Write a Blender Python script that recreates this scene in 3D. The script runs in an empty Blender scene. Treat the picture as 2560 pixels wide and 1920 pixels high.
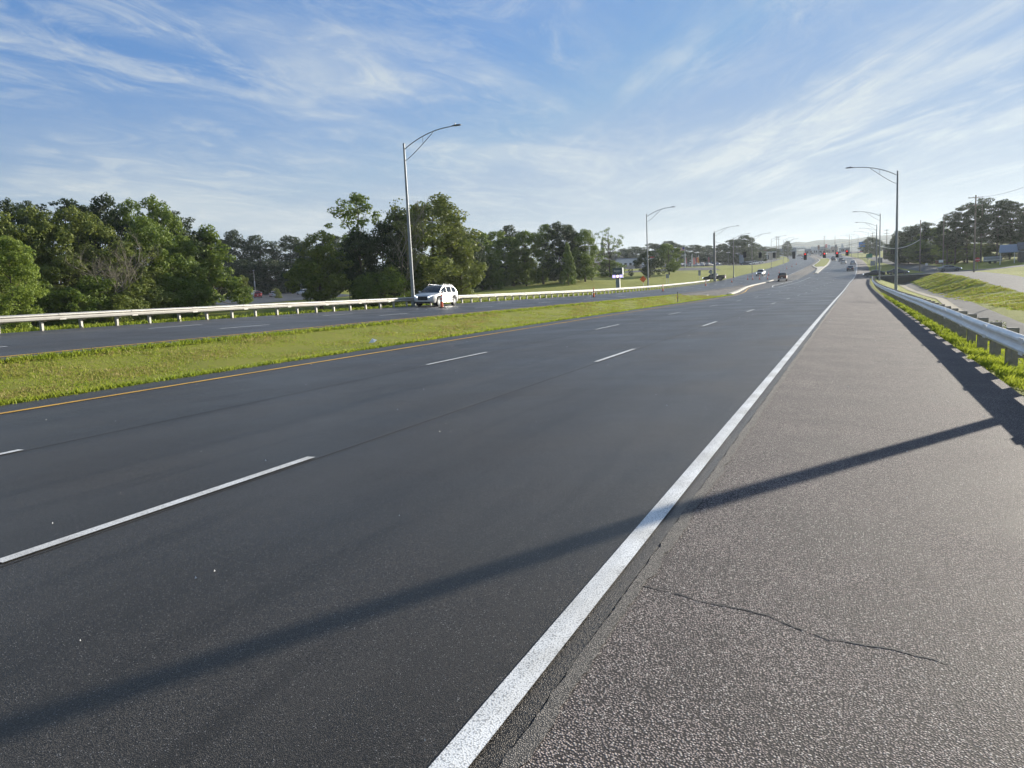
import bpy, bmesh, math, random
import numpy as np
from mathutils import Vector, Matrix
R_ = math.radians
scn = bpy.context.scene
COL = scn.collection
rnd = random.Random(7)

# ------------------------------------------------------------------ camera
cam_d = bpy.data.cameras.new('camera'); cam = bpy.data.objects.new('camera', cam_d); COL.objects.link(cam)
PIT, ROL, YAW, CH = R_(7.0176), R_(-2.6348), R_(24.189), 1.537
fw = Vector((-math.sin(YAW)*math.cos(PIT), math.cos(YAW)*math.cos(PIT), -math.sin(PIT)))
rt = Vector((math.cos(YAW), math.sin(YAW), 0)); up = rt.cross(fw)
r2 = rt*math.cos(ROL)+up*math.sin(ROL); u2 = -rt*math.sin(ROL)+up*math.cos(ROL)
m = Matrix((r2, u2, -fw)).transposed().to_4x4(); m.translation = Vector((0, 0, CH))
cam.matrix_world = m
cam_d.sensor_width = 36; cam_d.lens = 27.0; cam_d.clip_start = .05; cam_d.clip_end = 12000
scn.camera = cam
scn.render.resolution_x, scn.render.resolution_y = 1024, 768

# ------------------------------------------------------------------ light
SUN_EL, SUN_AZ = R_(15.2), R_(27.7)          # azimuth from +Y towards +X
sd = Vector((math.sin(SUN_AZ)*math.cos(SUN_EL), math.cos(SUN_AZ)*math.cos(SUN_EL), math.sin(SUN_EL)))
sl = bpy.data.lights.new('sun', 'SUN'); sl.energy = 5.0; sl.angle = R_(.53); sl.color = (1, .93, .80)
so = bpy.data.objects.new('sun', sl); COL.objects.link(so)
so.rotation_euler = (-sd).to_track_quat('-Z', 'Y').to_euler(); so.location = (60, 80, 60)
w = bpy.data.worlds.new('World'); scn.world = w; w.use_nodes = True
nt = w.node_tree; N = nt.nodes; L = nt.links; N.clear()
out = N.new('ShaderNodeOutputWorld'); bg = N.new('ShaderNodeBackground'); bg.inputs[1].default_value = .10
sky = N.new('ShaderNodeTexSky'); sky.sky_type = 'NISHITA'; sky.sun_disc = False
sky.sun_elevation = SUN_EL; sky.sun_rotation = SUN_AZ; sky.air_density = 1.0; sky.dust_density = .6; sky.ozone_density = 3.0
tc = N.new('ShaderNodeTexCoord')
sep = N.new('ShaderNodeSeparateXYZ'); L.new(tc.outputs['Generated'], sep.inputs[0])
def mth(op, a, b=None, c=None, clamp=False, T=None, k=None):
    n = nt.nodes.new('ShaderNodeMath'); n.operation = op; n.use_clamp = clamp
    for i, v in enumerate((a, b, c)):
        if v is None: continue
        if hasattr(v, 'links') or hasattr(v, 'is_linked'): nt.links.new(v, n.inputs[i])
        else: n.inputs[i].default_value = v
    return n.outputs[0]
zc_ = mth('MAXIMUM', sep.outputs[2], 0.0); zz = mth('ADD', zc_, .10)
px = mth('DIVIDE', sep.outputs[0], zz); py = mth('DIVIDE', sep.outputs[1], zz)
comb = N.new('ShaderNodeCombineXYZ'); L.new(px, comb.inputs[0]); L.new(py, comb.inputs[1])
def cloud(rot, sx, sy, detail, rough, lo, hi, off=0.0, dist=.6):
    mp = N.new('ShaderNodeMapping'); mp.vector_type = 'POINT'
    r = N.new('ShaderNodeVectorRotate'); r.rotation_type = 'Z_AXIS'; r.inputs['Angle'].default_value = rot
    L.new(comb.outputs[0], r.inputs['Vector']); L.new(r.outputs[0], mp.inputs[0])
    mp.inputs['Scale'].default_value = (sx, sy, 1); mp.inputs['Location'].default_value = (off, off*.7, off)
    n = N.new('ShaderNodeTexNoise'); n.inputs['Scale'].default_value = 1; n.inputs['Detail'].default_value = detail
    n.inputs['Roughness'].default_value = rough; n.inputs['Distortion'].default_value = dist
    L.new(mp.outputs[0], n.inputs['Vector'])
    mr = N.new('ShaderNodeMapRange'); mr.interpolation_type = 'SMOOTHSTEP'
    mr.inputs['From Min'].default_value = lo; mr.inputs['From Max'].default_value = hi
    L.new(n.outputs[0], mr.inputs['Value']); return mr.outputs[0]
# wispy cirrus: one family of streaks on each side of the view
ra = mth('ADD', mth('MULTIPLY', sep.outputs[0], .912), mth('MULTIPLY', sep.outputs[1], .410))
mk_ = N.new('ShaderNodeMapRange'); mk_.interpolation_type = 'SMOOTHSTEP'; L.new(ra, mk_.inputs['Value']); mk_.inputs['From Min'].default_value = -.02; mk_.inputs['From Max'].default_value = .30
A1 = cloud(R_(15), 1.5, .50, 8, .60, .36, .72, 3.1, 1.0)
A2 = cloud(R_(8), 5.0, 2.6, 10, .72, .42, .70, 7.7, 1.1)
B1 = cloud(R_(-38), 2.2, .50, 8, .60, .42, .66, 5.4, .8)
B2 = cloud(R_(-28), 5.5, 2.2, 10, .72, .42, .68, 9.2, 1.0)
c3 = cloud(R_(10), .75, .65, 5, .58, .34, .58, 2.6, .6)
left = mth('ADD', mth('MULTIPLY', A1, .72), mth('MULTIPLY', A2, .50)); right = mth('ADD', mth('MULTIPLY', B1, .80), mth('MULTIPLY', B2, .40))
lr = mth('ADD', mth('MULTIPLY', left, mth('SUBTRACT', 1.0, mk_.outputs[0])), mth('MULTIPLY', right, mk_.outputs[0]))
cm = mth('MULTIPLY', lr, mth('ADD', mth('MULTIPLY', c3, .85), .22), None, True)
hs = N.new('ShaderNodeHueSaturation'); hs.inputs['Saturation'].default_value = 1.15; hs.inputs['Value'].default_value = .80; L.new(sky.outputs[0], hs.inputs['Color'])
cap = N.new('ShaderNodeMixRGB'); cap.blend_type = 'DARKEN'; cap.inputs[0].default_value = 1; L.new(hs.outputs[0], cap.inputs[1]); cap.inputs[2].default_value = (2.0, 2.9, 3.6, 1)
deep = N.new('ShaderNodeMixRGB'); deep.inputs[0].default_value = .68; L.new(cap.outputs[0], deep.inputs[1]); deep.inputs[2].default_value = (.40, 1.12, 2.75, 1)
hz = N.new('ShaderNodeMapRange'); hz.interpolation_type = 'SMOOTHSTEP'
L.new(sep.outputs[2], hz.inputs['Value']); hz.inputs['From Min'].default_value = -.09; hz.inputs['From Max'].default_value = .30
hz.inputs['To Min'].default_value = .97; hz.inputs['To Max'].default_value = 0
mix0 = N.new('ShaderNodeMixRGB'); L.new(hz.outputs[0], mix0.inputs[0]); L.new(deep.outputs[0], mix0.inputs[1])
mix0.inputs[2].default_value = (2.75, 2.98, 2.78, 1)
mix1 = N.new('ShaderNodeMixRGB'); L.new(mth('MULTIPLY', cm, .92), mix1.inputs[0]); L.new(mix0.outputs[0], mix1.inputs[1])
mix1.inputs[2].default_value = (2.95, 3.25, 3.4, 1)
L.new(mix1.outputs[0], bg.inputs[0]); L.new(bg.outputs[0], out.inputs[0])
vs = scn.view_settings; vs.view_transform = 'Standard'; vs.look = 'None'; vs.gamma = 1; vs.exposure = 1.10
scn.cycles.max_bounces = 6; scn.cycles.transparent_max_bounces = 6

# ------------------------------------------------------------------ ground model
def interp(k, s):
    return float(np.interp(s, [a for a, b in k], [b for a, b in k]))
ZR=[(-80,0.12),(0,0),(30,-.05),(50,-.14),(64,-.21),(88,-.29),(112,-.31),(125,-.26),(137,-.18),(149,-.05),(161,.09),(173,.28),(185,.52),(205,1.1),(238,2.35),(270,3.5),(325,5.3),(380,7.3),(440,9.4),(500,11.6),(560,14),(700,19.6),(850,22.5),(1100,24),(2600,24)]
ZL=[(-80,.55),(0,.49),(30,.416),(60,.27),(86,.12),(98,.06),(122,.06),(135,.11),(147,.18),(159,.29),(173,.45),(185,.65),(205,1.15),(238,2.25),(265,3.1),(335,5.4),(402,7.8),(468,10.1),(560,13.9),(700,19.5),(850,22.4),(1100,24),(2600,24)]
CC=[(-80,0),(60,0),(112,.1),(150,.3),(175,.8),(220,1.5),(270,1.8),(330,1.8),(380,1.2),(440,0),(500,-3.8),(560,-9),(630,-17),(700,-27),(800,-44),(1000,-85),(2600,-400)]
ZC=[(-80,-1.3),(0,-1.3),(88,-1.2),(104,-.7),(135,.3),(165,.75),(185,.85),(200,1.0),(238,2.3),(270,3.5),(325,5.3),(380,7.3),(440,9.4),(560,14),(700,19.6),(2600,24)]
def smooth(a,b,x):
    t=min(1,max(0,(x-a)/(b-a))); return t*t*(3-2*t)
def dq(s): return float(np.interp(s,[45,108,150,187],[0,3.2,2.3,1.5]))
def dep(s):  # ditch depth factor
    if s<=187.4: return 1.0
    if s<188.0: return 1-(s-187.4)/.6
    if s<=204: return 0.0
    if s<205: return .6*(s-204)
    return .6*(1-smooth(240,300,s))
# section knots: (xr, function of s)
def section(s):
    zr,zl,zc=interp(ZR,s),interp(ZL,s),interp(ZC,s)
    d=dep(s); g=smooth(80,92,s)  # median fills to pavement level beyond ~90 m
    base=zr
    mid=(zl-.16+zr)/2
    m1=zr-.30*(1-g)+(mid-zr)*.3*g; m2=(zr*.4+zl*.6-.32)*(1-g)+mid*g
    wall=lambda depth: zr-.15-(depth-.15)*d
    q=float(np.interp(s,[45,108,150,187],[0,3.2,2.3,1.5]))
    K=[(-33.2,zl+.24),(-32.5,zl+.24),(-20.3,zl-.15),(-18.6,m2),(-15.2,m1),(-13.35,zr-.03),(-1.19,zr),(2.1,zr-.2),(2.8,zr-.44),(4.2,wall(.62)),(5.7+q,wall(1.72)),(6.9+q,wall(1.80)),(8.2+q,wall(1.50)),(8.6+q,(wall(1.50)*.9+zc*.1)),(15.0,zc),(21.0,zc+.05)]
    return K
FL=[(-62,60,-.7),(-57,67,-.6),(-75,75,-.3),(-90,95,.8),(-80,120,.9),(-45,100,0.0),(-60,60,-.7),(-75,150,1.5),(-95,180,1.7),(-130,170,2.1),(-150,120,1.8),(-200,60,1.0),(-200,200,4),
    (-88,165,2.0),(-72,172,2.3),(-60,172,2.5),(-45,150,1.0),(-66,180,3.2),(-60,225,3.6),(-50,245,4.2),(-40,205,1.7),(-38,240,2.7),(-40,300,4.6),(-90,310,7.3),(-65,312,7.4),(-55,385,8.3),(-45,390,7.9),(-110,330,8.0),(-90,430,10),(-38,468,10.0),(-40,560,13.5),(-150,450,12),(-90,600,15.5),(-60,700,19.5),(-300,700,20),(-300,300,7),(-60,0,-.4),(-200,-80,0),(-45,40,-.2),(-46,80,-.3),(-45,5,0),(-40,130,-.0),(-42,170,.8),(-600,400,8),(-600,0,2),(-600,900,20),(-100,900,23)]
FR=[(24,60,-1.4),(24,88,-1.2),(21,118,-.3),(34,160,1.2),(30,150,.4),(26,200,1.4),(20,209,1.1),(45,210,2.4),(60,200,2.7),(90,190,3),(50,240,3.4),(40,230,3.2),(30,240,3.0),(30,300,5),(60,300,5.5),(30,400,8.6),(60,420,9.5),(20,500,12),(50,560,15),(0,700,19.8),(100,700,20),(300,500,12),(300,200,4),(30,0,-1.2),(100,0,-1),(300,-80,-1),(600,300,8),(600,900,20),(60,900,23),(45,100,-.4),(70,130,.6)]
def rbf(ctrl):
    P=np.array(ctrl,float); n=len(P)
    def phi(r): return r
    D=np.hypot(P[:,None,0]-P[None,:,0],P[:,None,1]-P[None,:,1])
    A=np.zeros((n+3,n+3)); A[:n,:n]=-phi(D)-np.eye(n)*3.0; A[:n,n]=1;A[:n,n+1]=P[:,0];A[:n,n+2]=P[:,1];A[n:,:n]=A[:n,n:].T
    w=np.linalg.solve(A,np.concatenate([P[:,2],[0,0,0]]))
    def f(x,s):
        return float(-(np.hypot(P[:,0]-x,P[:,1]-s))@w[:n]+w[n]+w[n+1]*x+w[n+2]*s)
    return f
fl=rbf(FL); fr=rbf(FR)
ROWS=sorted(set([-400,-250,-150,-100,-80]+list(range(-60,0,5))+list(range(0,60,1))+[60+1.5*i for i in range(127)]+[187.4,188.0,203.8,204.3]+list(range(252,720,4))+list(range(720,1100,20))+[1100,1200,1350,1500,1800,2200,2800,3500]))
COLS=[-3000,-2000,-1300,-900,-700,-550,-450,-370,-300,-260,-230,-200,-180,-165,-150,-140,-130,-120,-110,-102,-95,-88,-82,-77,-72,-68,-64,-60,-56,-53,-50,-48,-46,-44,-42,-40,-38,-36,-34.5,-33.2,-32.5,-20.3,-19.5,-18.6,-17.5,-16.3,-15.2,-14.2,-13.35,-1.19,2.1,2.8,3.5,4.2,5,5.8,6.3,6.8,7.2,7.5,7.9,8.3,8.8,9.2,9.7,10.1,10.6,11.1,11.7,12.3,13,13.7,14.4,15,18,21,23,25.5,28,31,34,38,43,50,58,67,78,90,105,125,150,190,240,300,400,550,800,1200,2000,3000]
def build():
    import numpy as np
    G=np.zeros((len(ROWS),len(COLS))); C=np.zeros(len(ROWS))
    raw=globals()['interp']
    globals()['interp']=lambda k,s: sum(raw(k,s+7.0*o) for o in (-1,-.5,0,.5,1))/5
    for i,s in enumerate(ROWS):
        K=section(s); kx=[k[0] for k in K]; kz=[k[1] for k in K]; c=interp(CC,s); C[i]=c
        for j,x in enumerate(COLS):
            if x<-33.2:
                b=fl(max(x+c,-620),min(s,1000)); t=smooth(33.2,46,-x); z=kz[0]+(b-kz[0])*t
            elif x>21:
                b=fr(min(x+c,620),min(s,1000)); t=smooth(21,34,x); z=kz[-1]+(b-kz[-1])*t
            else: z=float(np.interp(x,kx,kz))
            G[i,j]=z
    globals()['interp']=raw
    return G,C
G,C=build()
RA=np.array(ROWS,float);CA=np.array(COLS,float)
def cc(s): return float(np.interp(s,RA,C))
def Hr(xr,s):
    i=min(max(int(np.searchsorted(RA,s)-1),0),len(RA)-2); j=min(max(int(np.searchsorted(CA,xr)-1),0),len(CA)-2)
    a=(s-RA[i])/(RA[i+1]-RA[i]); b=(xr-CA[j])/(CA[j+1]-CA[j]); a=min(1,max(0,a)); b=min(1,max(0,b))
    return float((G[i,j]*(1-b)+G[i,j+1]*b)*(1-a)+(G[i+1,j]*(1-b)+G[i+1,j+1]*b)*a)
def H(x,s): return Hr(x-cc(s),s)
# ------------------------------------------------------------------ materials
MATS = {}
def newmat(name, rough=.7, spec=.5, metal=0.0, col=(.5, .5, .5)):
    ma = bpy.data.materials.new(name); ma.use_nodes = True
    b = ma.node_tree.nodes['Principled BSDF']
    b.inputs['Base Color'].default_value = (*col, 1); b.inputs['Roughness'].default_value = rough
    b.inputs['Specular IOR Level'].default_value = spec; b.inputs['Metallic'].default_value = metal
    MATS[name] = ma; return ma, ma.node_tree, b
def node(t, kind, **kw):
    n = t.nodes.new(kind)
    for k, v in kw.items(): setattr(n, k, v)
    return n
def noise(t, vec, scale, detail=4, rough=.55, sc=None, dist=0):
    if sc:
        mp = node(t, 'ShaderNodeMapping'); mp.inputs['Scale'].default_value = sc; t.links.new(vec, mp.inputs[0]); vec = mp.outputs[0]
    n = node(t, 'ShaderNodeTexNoise'); n.inputs['Scale'].default_value = scale; n.inputs['Detail'].default_value = detail
    n.inputs['Roughness'].default_value = rough; n.inputs['Distortion'].default_value = dist
    t.links.new(vec, n.inputs['Vector']); return n.outputs[0]
def ramp(t, fac, stops):
    r = node(t, 'ShaderNodeValToRGB'); e = r.color_ramp.elements
    while len(e) < len(stops): e.new(.5)
    for i, (p, c) in enumerate(stops): e[i].position = p; e[i].color = (*c, 1) if len(c) == 3 else c
    t.links.new(fac, r.inputs[0]); return r.outputs[0]
def mixc(t, fac, a, b, mode='MIX'):
    n = node(t, 'ShaderNodeMixRGB', blend_type=mode)
    for i, v in enumerate((fac, a, b)):
        if isinstance(v, (int, float)): n.inputs[i].default_value = v
        elif isinstance(v, tuple): n.inputs[i].default_value = (*v, 1)
        else: t.links.new(v, n.inputs[i])
    return n.outputs[0]
def bump(t, b, h, strength, dist):
    n = node(t, 'ShaderNodeBump'); n.inputs['Strength'].default_value = strength; n.inputs['Distance'].default_value = dist
    t.links.new(h, n.inputs['Height']); t.links.new(n.outputs[0], b.inputs['Normal'])
def objco(t):
    return node(t, 'ShaderNodeTexCoord').outputs['Object']
def simple(name, col, rough=.6, metal=0, spec=.5, var=.12, scale=6):
    ma, t, b = newmat(name, rough, spec, metal, col)
    f = noise(t, objco(t), scale, 4)
    lo = tuple(c*(1-var) for c in col); hi = tuple(min(1, c*(1+var)) for c in col)
    t.links.new(ramp(t, f, [(.3, lo), (.7, hi)]), b.inputs['Base Color']); return ma
def asphalt(name, dark, light, aggr, aggs, stone, rough=.72, bs=.5, streak=.3, blot=.5, bd=.006, lanes=0):
    ma, t, b = newmat(name, rough, .5)
    co = objco(t)
    fine = noise(t, co, aggs*1.6, 3, .7)
    big = noise(t, co, blot, 4, .55)
    st = noise(t, co, 1.0, 3, .5, (1.3, .025, 1))
    base = mixc(t, ramp(t, big, [(.35, (0, 0, 0)), (.68, (1, 1, 1))]), dark, light)
    base = mixc(t, streak, base, ramp(t, st, [(.3, tuple(c*.75 for c in dark)), (.7, tuple(c*1.25 for c in light))]))
    if lanes:
        sx = node(t, 'ShaderNodeSeparateXYZ'); t.links.new(co, sx.inputs[0])
        def mm(op, a, b_=None):
            n = node(t, 'ShaderNodeMath', operation=op)
            for i_, q in enumerate((a, b_)):
                if q is None: continue
                if isinstance(q, (int, float)): n.inputs[i_].default_value = q
                else: t.links.new(q, n.inputs[i_])
            return n.outputs[0]
        wob = mm('MULTIPLY', noise(t, co, .25, 2, .5), .5)
        ph = mm('ADD', mm('ADD', sx.outputs[0], 4.86+.92), wob)
        wave = mm('ADD', mm('MULTIPLY', mm('COSINE', mm('MULTIPLY', ph, 2*math.pi/1.83)), .5), .5)
        wave = mm('MULTIPLY', wave, noise(t, co, .12, 3, .5, (1, .2, 1)))
        base = mixc(t, mm('MULTIPLY', wave, lanes), base, tuple(c*1.9 for c in light))
        oil = noise(t, co, 1.0, 4, .6, (2.2, .16, 1))
        base = mixc(t, ramp(t, oil, [(.52, (0, 0, 0)), (.68, (.7, .7, .7))]), base, tuple(c*.45 for c in dark))
    v = node(t, 'ShaderNodeTexVoronoi'); v.inputs['Scale'].default_value = aggs; v.inputs['Randomness'].default_value = 1; t.links.new(co, v.inputs['Vector'])
    sel = node(t, 'ShaderNodeSeparateColor'); t.links.new(v.outputs['Color'], sel.inputs[0])
    tone = ramp(t, sel.outputs[0], [(0, (.5, .5, .5)), (.5, (.95, .95, .95)), (1, (1.5, 1.45, 1.4))])
    base = mixc(t, 1.0, base, tone, 'MULTIPLY')
    pick = ramp(t, sel.outputs[1], [(1-aggr, (0, 0, 0)), (min(1, 1-aggr+.04), (1, 1, 1))])
    base = mixc(t, pick, base, stone)
    gap = ramp(t, v.outputs['Distance'], [(.34, (0, 0, 0)), (.62, (1, 1, 1))])
    base = mixc(t, gap, base, tuple(c*.22 for c in dark))
    t.links.new(base, b.inputs['Base Color'])
    hh = mixc(t, .25, ramp(t, v.outputs['Distance'], [(.1, (1, 1, 1)), (.6, (0, 0, 0))]), fine)
    bump(t, b, hh, bs, bd)
    rr = ramp(t, big, [(.3, (rough-.06,)*3), (.7, (rough+.08,)*3)]); t.links.new(rr, b.inputs['Roughness'])
    return ma
asphalt('road_asphalt', (.038, .0345, .0305), (.060, .0545, .0485), .06, 190, (.26, .25, .24), .40, .6, .45, .35, .006, .7)
b_ = MATS['road_asphalt'].node_tree.nodes['Principled BSDF']; b_.inputs['Specular IOR Level'].default_value = .38; b_.inputs['Specular Tint'].default_value = (1, .88, .76, 1)
asphalt('shoulder_asphalt', (.120, .099, .095), (.320, .272, .258), .16, 104, (.44, .40, .37), .78, .9, .12, 1.1, .009)
MATS['shoulder_asphalt'].node_tree.nodes['Principled BSDF'].inputs['Specular IOR Level'].default_value = .3
asphalt('side_asphalt', (.045, .044, .044), (.07, .069, .068), .2, 60, (.2, .2, .2), .7, .4, .1, .2)
asphalt('median_asphalt', (.085, .072, .062), (.13, .112, .10), .3, 90, (.2, .18, .16), .8, .5, .2, .4)
asphalt('new_asphalt', (.042, .042, .046), (.055, .055, .058), .08, 170, (.12, .12, .12), .62, .5, .3, .35)
def paint(name, col, worn, wear=.42):
    ma, t, b = newmat(name, .6, .4)
    co = objco(t); f = noise(t, co, 90, 5, .7); g = noise(t, co, 6, 3, .5)
    f2 = mixc(t, .38, f, g); v = node(t, 'ShaderNodeTexVoronoi'); v.inputs['Scale'].default_value = 150; t.links.new(co, v.inputs['Vector'])
    pc = ramp(t, f2, [(wear-.03, worn), (wear+.03, col)])
    pc = mixc(t, ramp(t, v.outputs['Distance'], [(.52, (0, 0, 0)), (.75, (.7, .7, .7))]), pc, tuple(c*.45 for c in worn))
    dirt = noise(t, co, 1.6, 4, .6); pc = mixc(t, 1.0, pc, ramp(t, dirt, [(.3, (.66, .64, .61)), (.62, (1, 1, 1))]), 'MULTIPLY')
    t.links.new(pc, b.inputs['Base Color']); bump(t, b, v.outputs['Distance'], .35, .003)
    return ma
paint('white_paint', (.80, .80, .78), (.42, .42, .42), .37)
paint('yellow_paint', (.85, .46, .05), (.30, .2, .07), .40)
paint('old_white_paint', (.42, .42, .40), (.16, .16, .16), .46)
asphalt('joint_grit', (.17, .155, .14), (.32, .29, .26), .25, 150, (.34, .31, .28), .8, .9, .1, 3.0, .012)
simple('seam', (.022, .022, .024), .8)
simple('concrete', (.42, .39, .33), .85, var=.2, scale=3)
simple('old_concrete', (.20, .20, .20), .9, var=.3, scale=1.2)
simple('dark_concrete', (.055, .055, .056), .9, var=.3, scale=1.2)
simple('sand', (.19, .165, .11), .95, var=.2, scale=2)
def grassmat(name, a, b_, c, s1=.35, s2=5):
    ma, t, b = newmat(name, .9, .15)
    co = objco(t); f = noise(t, co, s1, 5, .6); g = noise(t, co, s2, 5, .7); h = noise(t, co, 28, 3, .7)
    base = mixc(t, ramp(t, f, [(.35, (0, 0, 0)), (.65, (1, 1, 1))]), a, b_)
    base = mixc(t, ramp(t, g, [(.46, (0, 0, 0)), (.72, (1, 1, 1))]), base, c)
    base = mixc(t, ramp(t, h, [(.3, (.6, .6, .6)), (.6, (0, 0, 0))]), base, tuple(x*.35 for x in a))
    t.links.new(base, b.inputs['Base Color']); bump(t, b, mixc(t, .5, g, h), .9, .12)
    return ma
grassmat('grass_ground', (.205, .235, .028), (.270, .285, .040), (.27, .225, .075))
def leafmat(name, a, b_, trans=.35):
    ma, t, b = newmat(name, .6, .25)
    nobj = node(t, 'ShaderNodeObjectInfo'); co = objco(t)
    f = noise(t, co, 1.1, 3, .6); g = noise(t, co, 9, 2, .5)
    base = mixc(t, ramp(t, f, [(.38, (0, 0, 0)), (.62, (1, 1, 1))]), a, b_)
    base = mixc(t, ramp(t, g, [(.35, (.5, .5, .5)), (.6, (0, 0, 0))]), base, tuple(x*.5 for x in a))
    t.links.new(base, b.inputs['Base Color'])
    tr = node(t, 'ShaderNodeBsdfTranslucent'); t.links.new(mixc(t, .5, base, b_), tr.inputs[0])
    ms = node(t, 'ShaderNodeMixShader'); ms.inputs[0].default_value = trans
    o = t.nodes['Material Output']; t.links.new(b.outputs[0], ms.inputs[1]); t.links.new(tr.outputs[0], ms.inputs[2]); t.links.new(ms.outputs[0], o.inputs[0])
    return ma
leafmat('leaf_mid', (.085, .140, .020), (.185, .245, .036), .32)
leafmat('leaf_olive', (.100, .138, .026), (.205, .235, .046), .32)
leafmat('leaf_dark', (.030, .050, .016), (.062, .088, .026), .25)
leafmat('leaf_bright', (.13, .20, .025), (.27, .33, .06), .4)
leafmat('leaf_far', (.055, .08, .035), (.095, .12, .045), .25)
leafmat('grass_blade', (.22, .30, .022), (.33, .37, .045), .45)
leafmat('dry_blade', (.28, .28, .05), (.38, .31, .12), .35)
simple('bark', (.10, .08, .06), .9, var=.35, scale=5)
simple('dead_bark', (.20, .175, .14), .9, var=.3, scale=4)
simple('galvanised', (.25, .26, .27), .5, .4, var=.10, scale=3)
simple('rail_steel_sunlit', (.40, .385, .355), .55, .25, var=.10, scale=2)  # left rail's galvanised steel, base colour dimmed for the full sun on it
simple('rail_steel_skylit', (.80, .78, .73), .45, .05, var=.10, scale=2)  # same galvanised steel, base raised to paint sky reflection on the unlit right rail
simple('post_steel', (.46, .44, .40), .6, .3, var=.15, scale=8)
simple('treated_wood', (.26, .235, .20), .9, var=.3, scale=9)
simple('pole_bronze', (.20, .20, .21), .45, .7, var=.1, scale=1)
simple('pole_wood', (.19, .16, .13), .9, var=.3, scale=3)
simple('lamp_grey', (.16, .16, .17), .5, .3)
simple('cone_orange', (.85, .10, .02), .45, var=.05)
simple('reflective_white', (.82, .82, .82), .4, var=.05)
simple('rubber', (.018, .018, .019), .8)
simple('black_plastic', (.02, .02, .022), .55)
simple('sign_back', (.30, .31, .32), .5, .5, var=.08)
simple('sign_orange', (.85, .14, .02), .5, var=.05)
simple('sign_red', (.55, .03, .03), .5, var=.05)
simple('sign_white', (.75, .75, .73), .5, var=.05)
simple('sign_blue', (.06, .22, .62), .5, var=.05)
simple('sign_green', (.03, .20, .12), .5, var=.05)
simple('mall_green', (.05, .075, .085), .5, var=.05)
simple('mall_post', (.20, .23, .26), .6, var=.08)
simple('brick', (.24, .13, .09), .9, var=.2, scale=2)
simple('tan_wall', (.42, .36, .29), .9, var=.1, scale=1)
simple('white_wall', (.66, .66, .64), .8, var=.08, scale=1)
simple('grey_wall', (.30, .32, .35), .8, var=.1, scale=1)
simple('red_trim', (.55, .07, .05), .6, var=.1)
simple('dark_wall', (.09, .08, .075), .9, var=.2, scale=1)
simple('roof_dark', (.08, .08, .09), .85, var=.2, scale=1)
simple('roof_metal', (.19, .22, .26), .6, .1, var=.08)
simple('dark_opening', (.012, .012, .014), .6)
simple('wire_black', (.03, .03, .03), .6)
simple('wire_light', (.80, .78, .68), .4, .2)
simple('rail_dark', (.07, .06, .05), .8)
simple('yellow_plastic', (.75, .55, .05), .5)
def paintmat(name, col, metal=.1, rough=.4):
    ma, t, b = newmat(name, rough, .5, metal, col); b.inputs['Coat Weight'].default_value = .6; b.inputs['Coat Roughness'].default_value = .03
    f = noise(t, objco(t), 2.5, 3); t.links.new(ramp(t, f, [(.3, tuple(c*.95 for c in col)), (.7, tuple(min(1, c*1.03) for c in col))]), b.inputs['Base Color'])
    return ma
for n_, c_ in dict(white=(.47, .47, .46), silver=(.48, .49, .50), grey=(.16, .17, .18), black=(.025, .025, .03), red=(.45, .03, .03), blue=(.04, .08, .20), brown=(.11, .045, .025), navy=(.02, .025, .05), tan=(.38, .34, .28)).items():
    paintmat('car_'+n_, c_)
ma, t, b = newmat('car_glass', .03, .35, 0, (.018, .022, .026))
f = noise(t, objco(t), 1.5, 2); t.links.new(ramp(t, f, [(.3, (.012, .015, .018)), (.7, (.03, .035, .04))]), b.inputs['Base Color'])
ma, t, b = newmat('chrome', .18, .5, 1.0, (.70, .70, .72)); f = noise(t, objco(t), 30, 2); t.links.new(ramp(t, f, [(.3, (.14,)*3), (.7, (.25,)*3)]), b.inputs['Roughness'])
def emis(name, col, st, base=(.1, .1, .1)):
    ma, t, b = newmat(name, .4, .5, 0, base); b.inputs['Emission Color'].default_value = (*col, 1); b.inputs['Emission Strength'].default_value = st
    f = noise(t, objco(t), 20, 2); t.links.new(ramp(t, f, [(.3, tuple(c*.9 for c in base)), (.7, base)]), b.inputs['Base Color']); return ma
emis('red_lamp', (1, .04, .04), 1.1, (.4, .02, .02))
emis('headlight', (.85, .92, 1), 1.2, (.7, .7, .75))
emis('taillight', (1, .03, .02), .02, (.16, .008, .008))
emis('led_purple', (.45, .38, .95), 1.0, (.2, .2, .3))
emis('led_white', (1, .95, .9), 1.3, (.5, .5, .5))
emis('led_red', (1, .15, .1), .9, (.5, .1, .1))
simple('flag_red', (.55, .04, .05), .8); simple('flag_white', (.75, .72, .70), .8); simple('flag_blue', (.05, .07, .25), .8)
simple('banner_orange', (.75, .28, .05), .8); simple('banner_pink', (.65, .25, .25), .8)
ma, t, b = newmat('hill_forest', .95, .1); co = objco(t)
f = noise(t, co, .012, 6, .65); g = noise(t, co, .004, 3, .5)
base = ramp(t, f, [(.35, (.010, .022, .012)), (.65, (.030, .046, .020))])
base = mixc(t, ramp(t, g, [(.58, (0, 0, 0)), (.66, (1, 1, 1))]), base, (.06, .07, .03))
t.links.new(base, b.inputs['Base Color']); bump(t, b, f, 1, 12)

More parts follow.
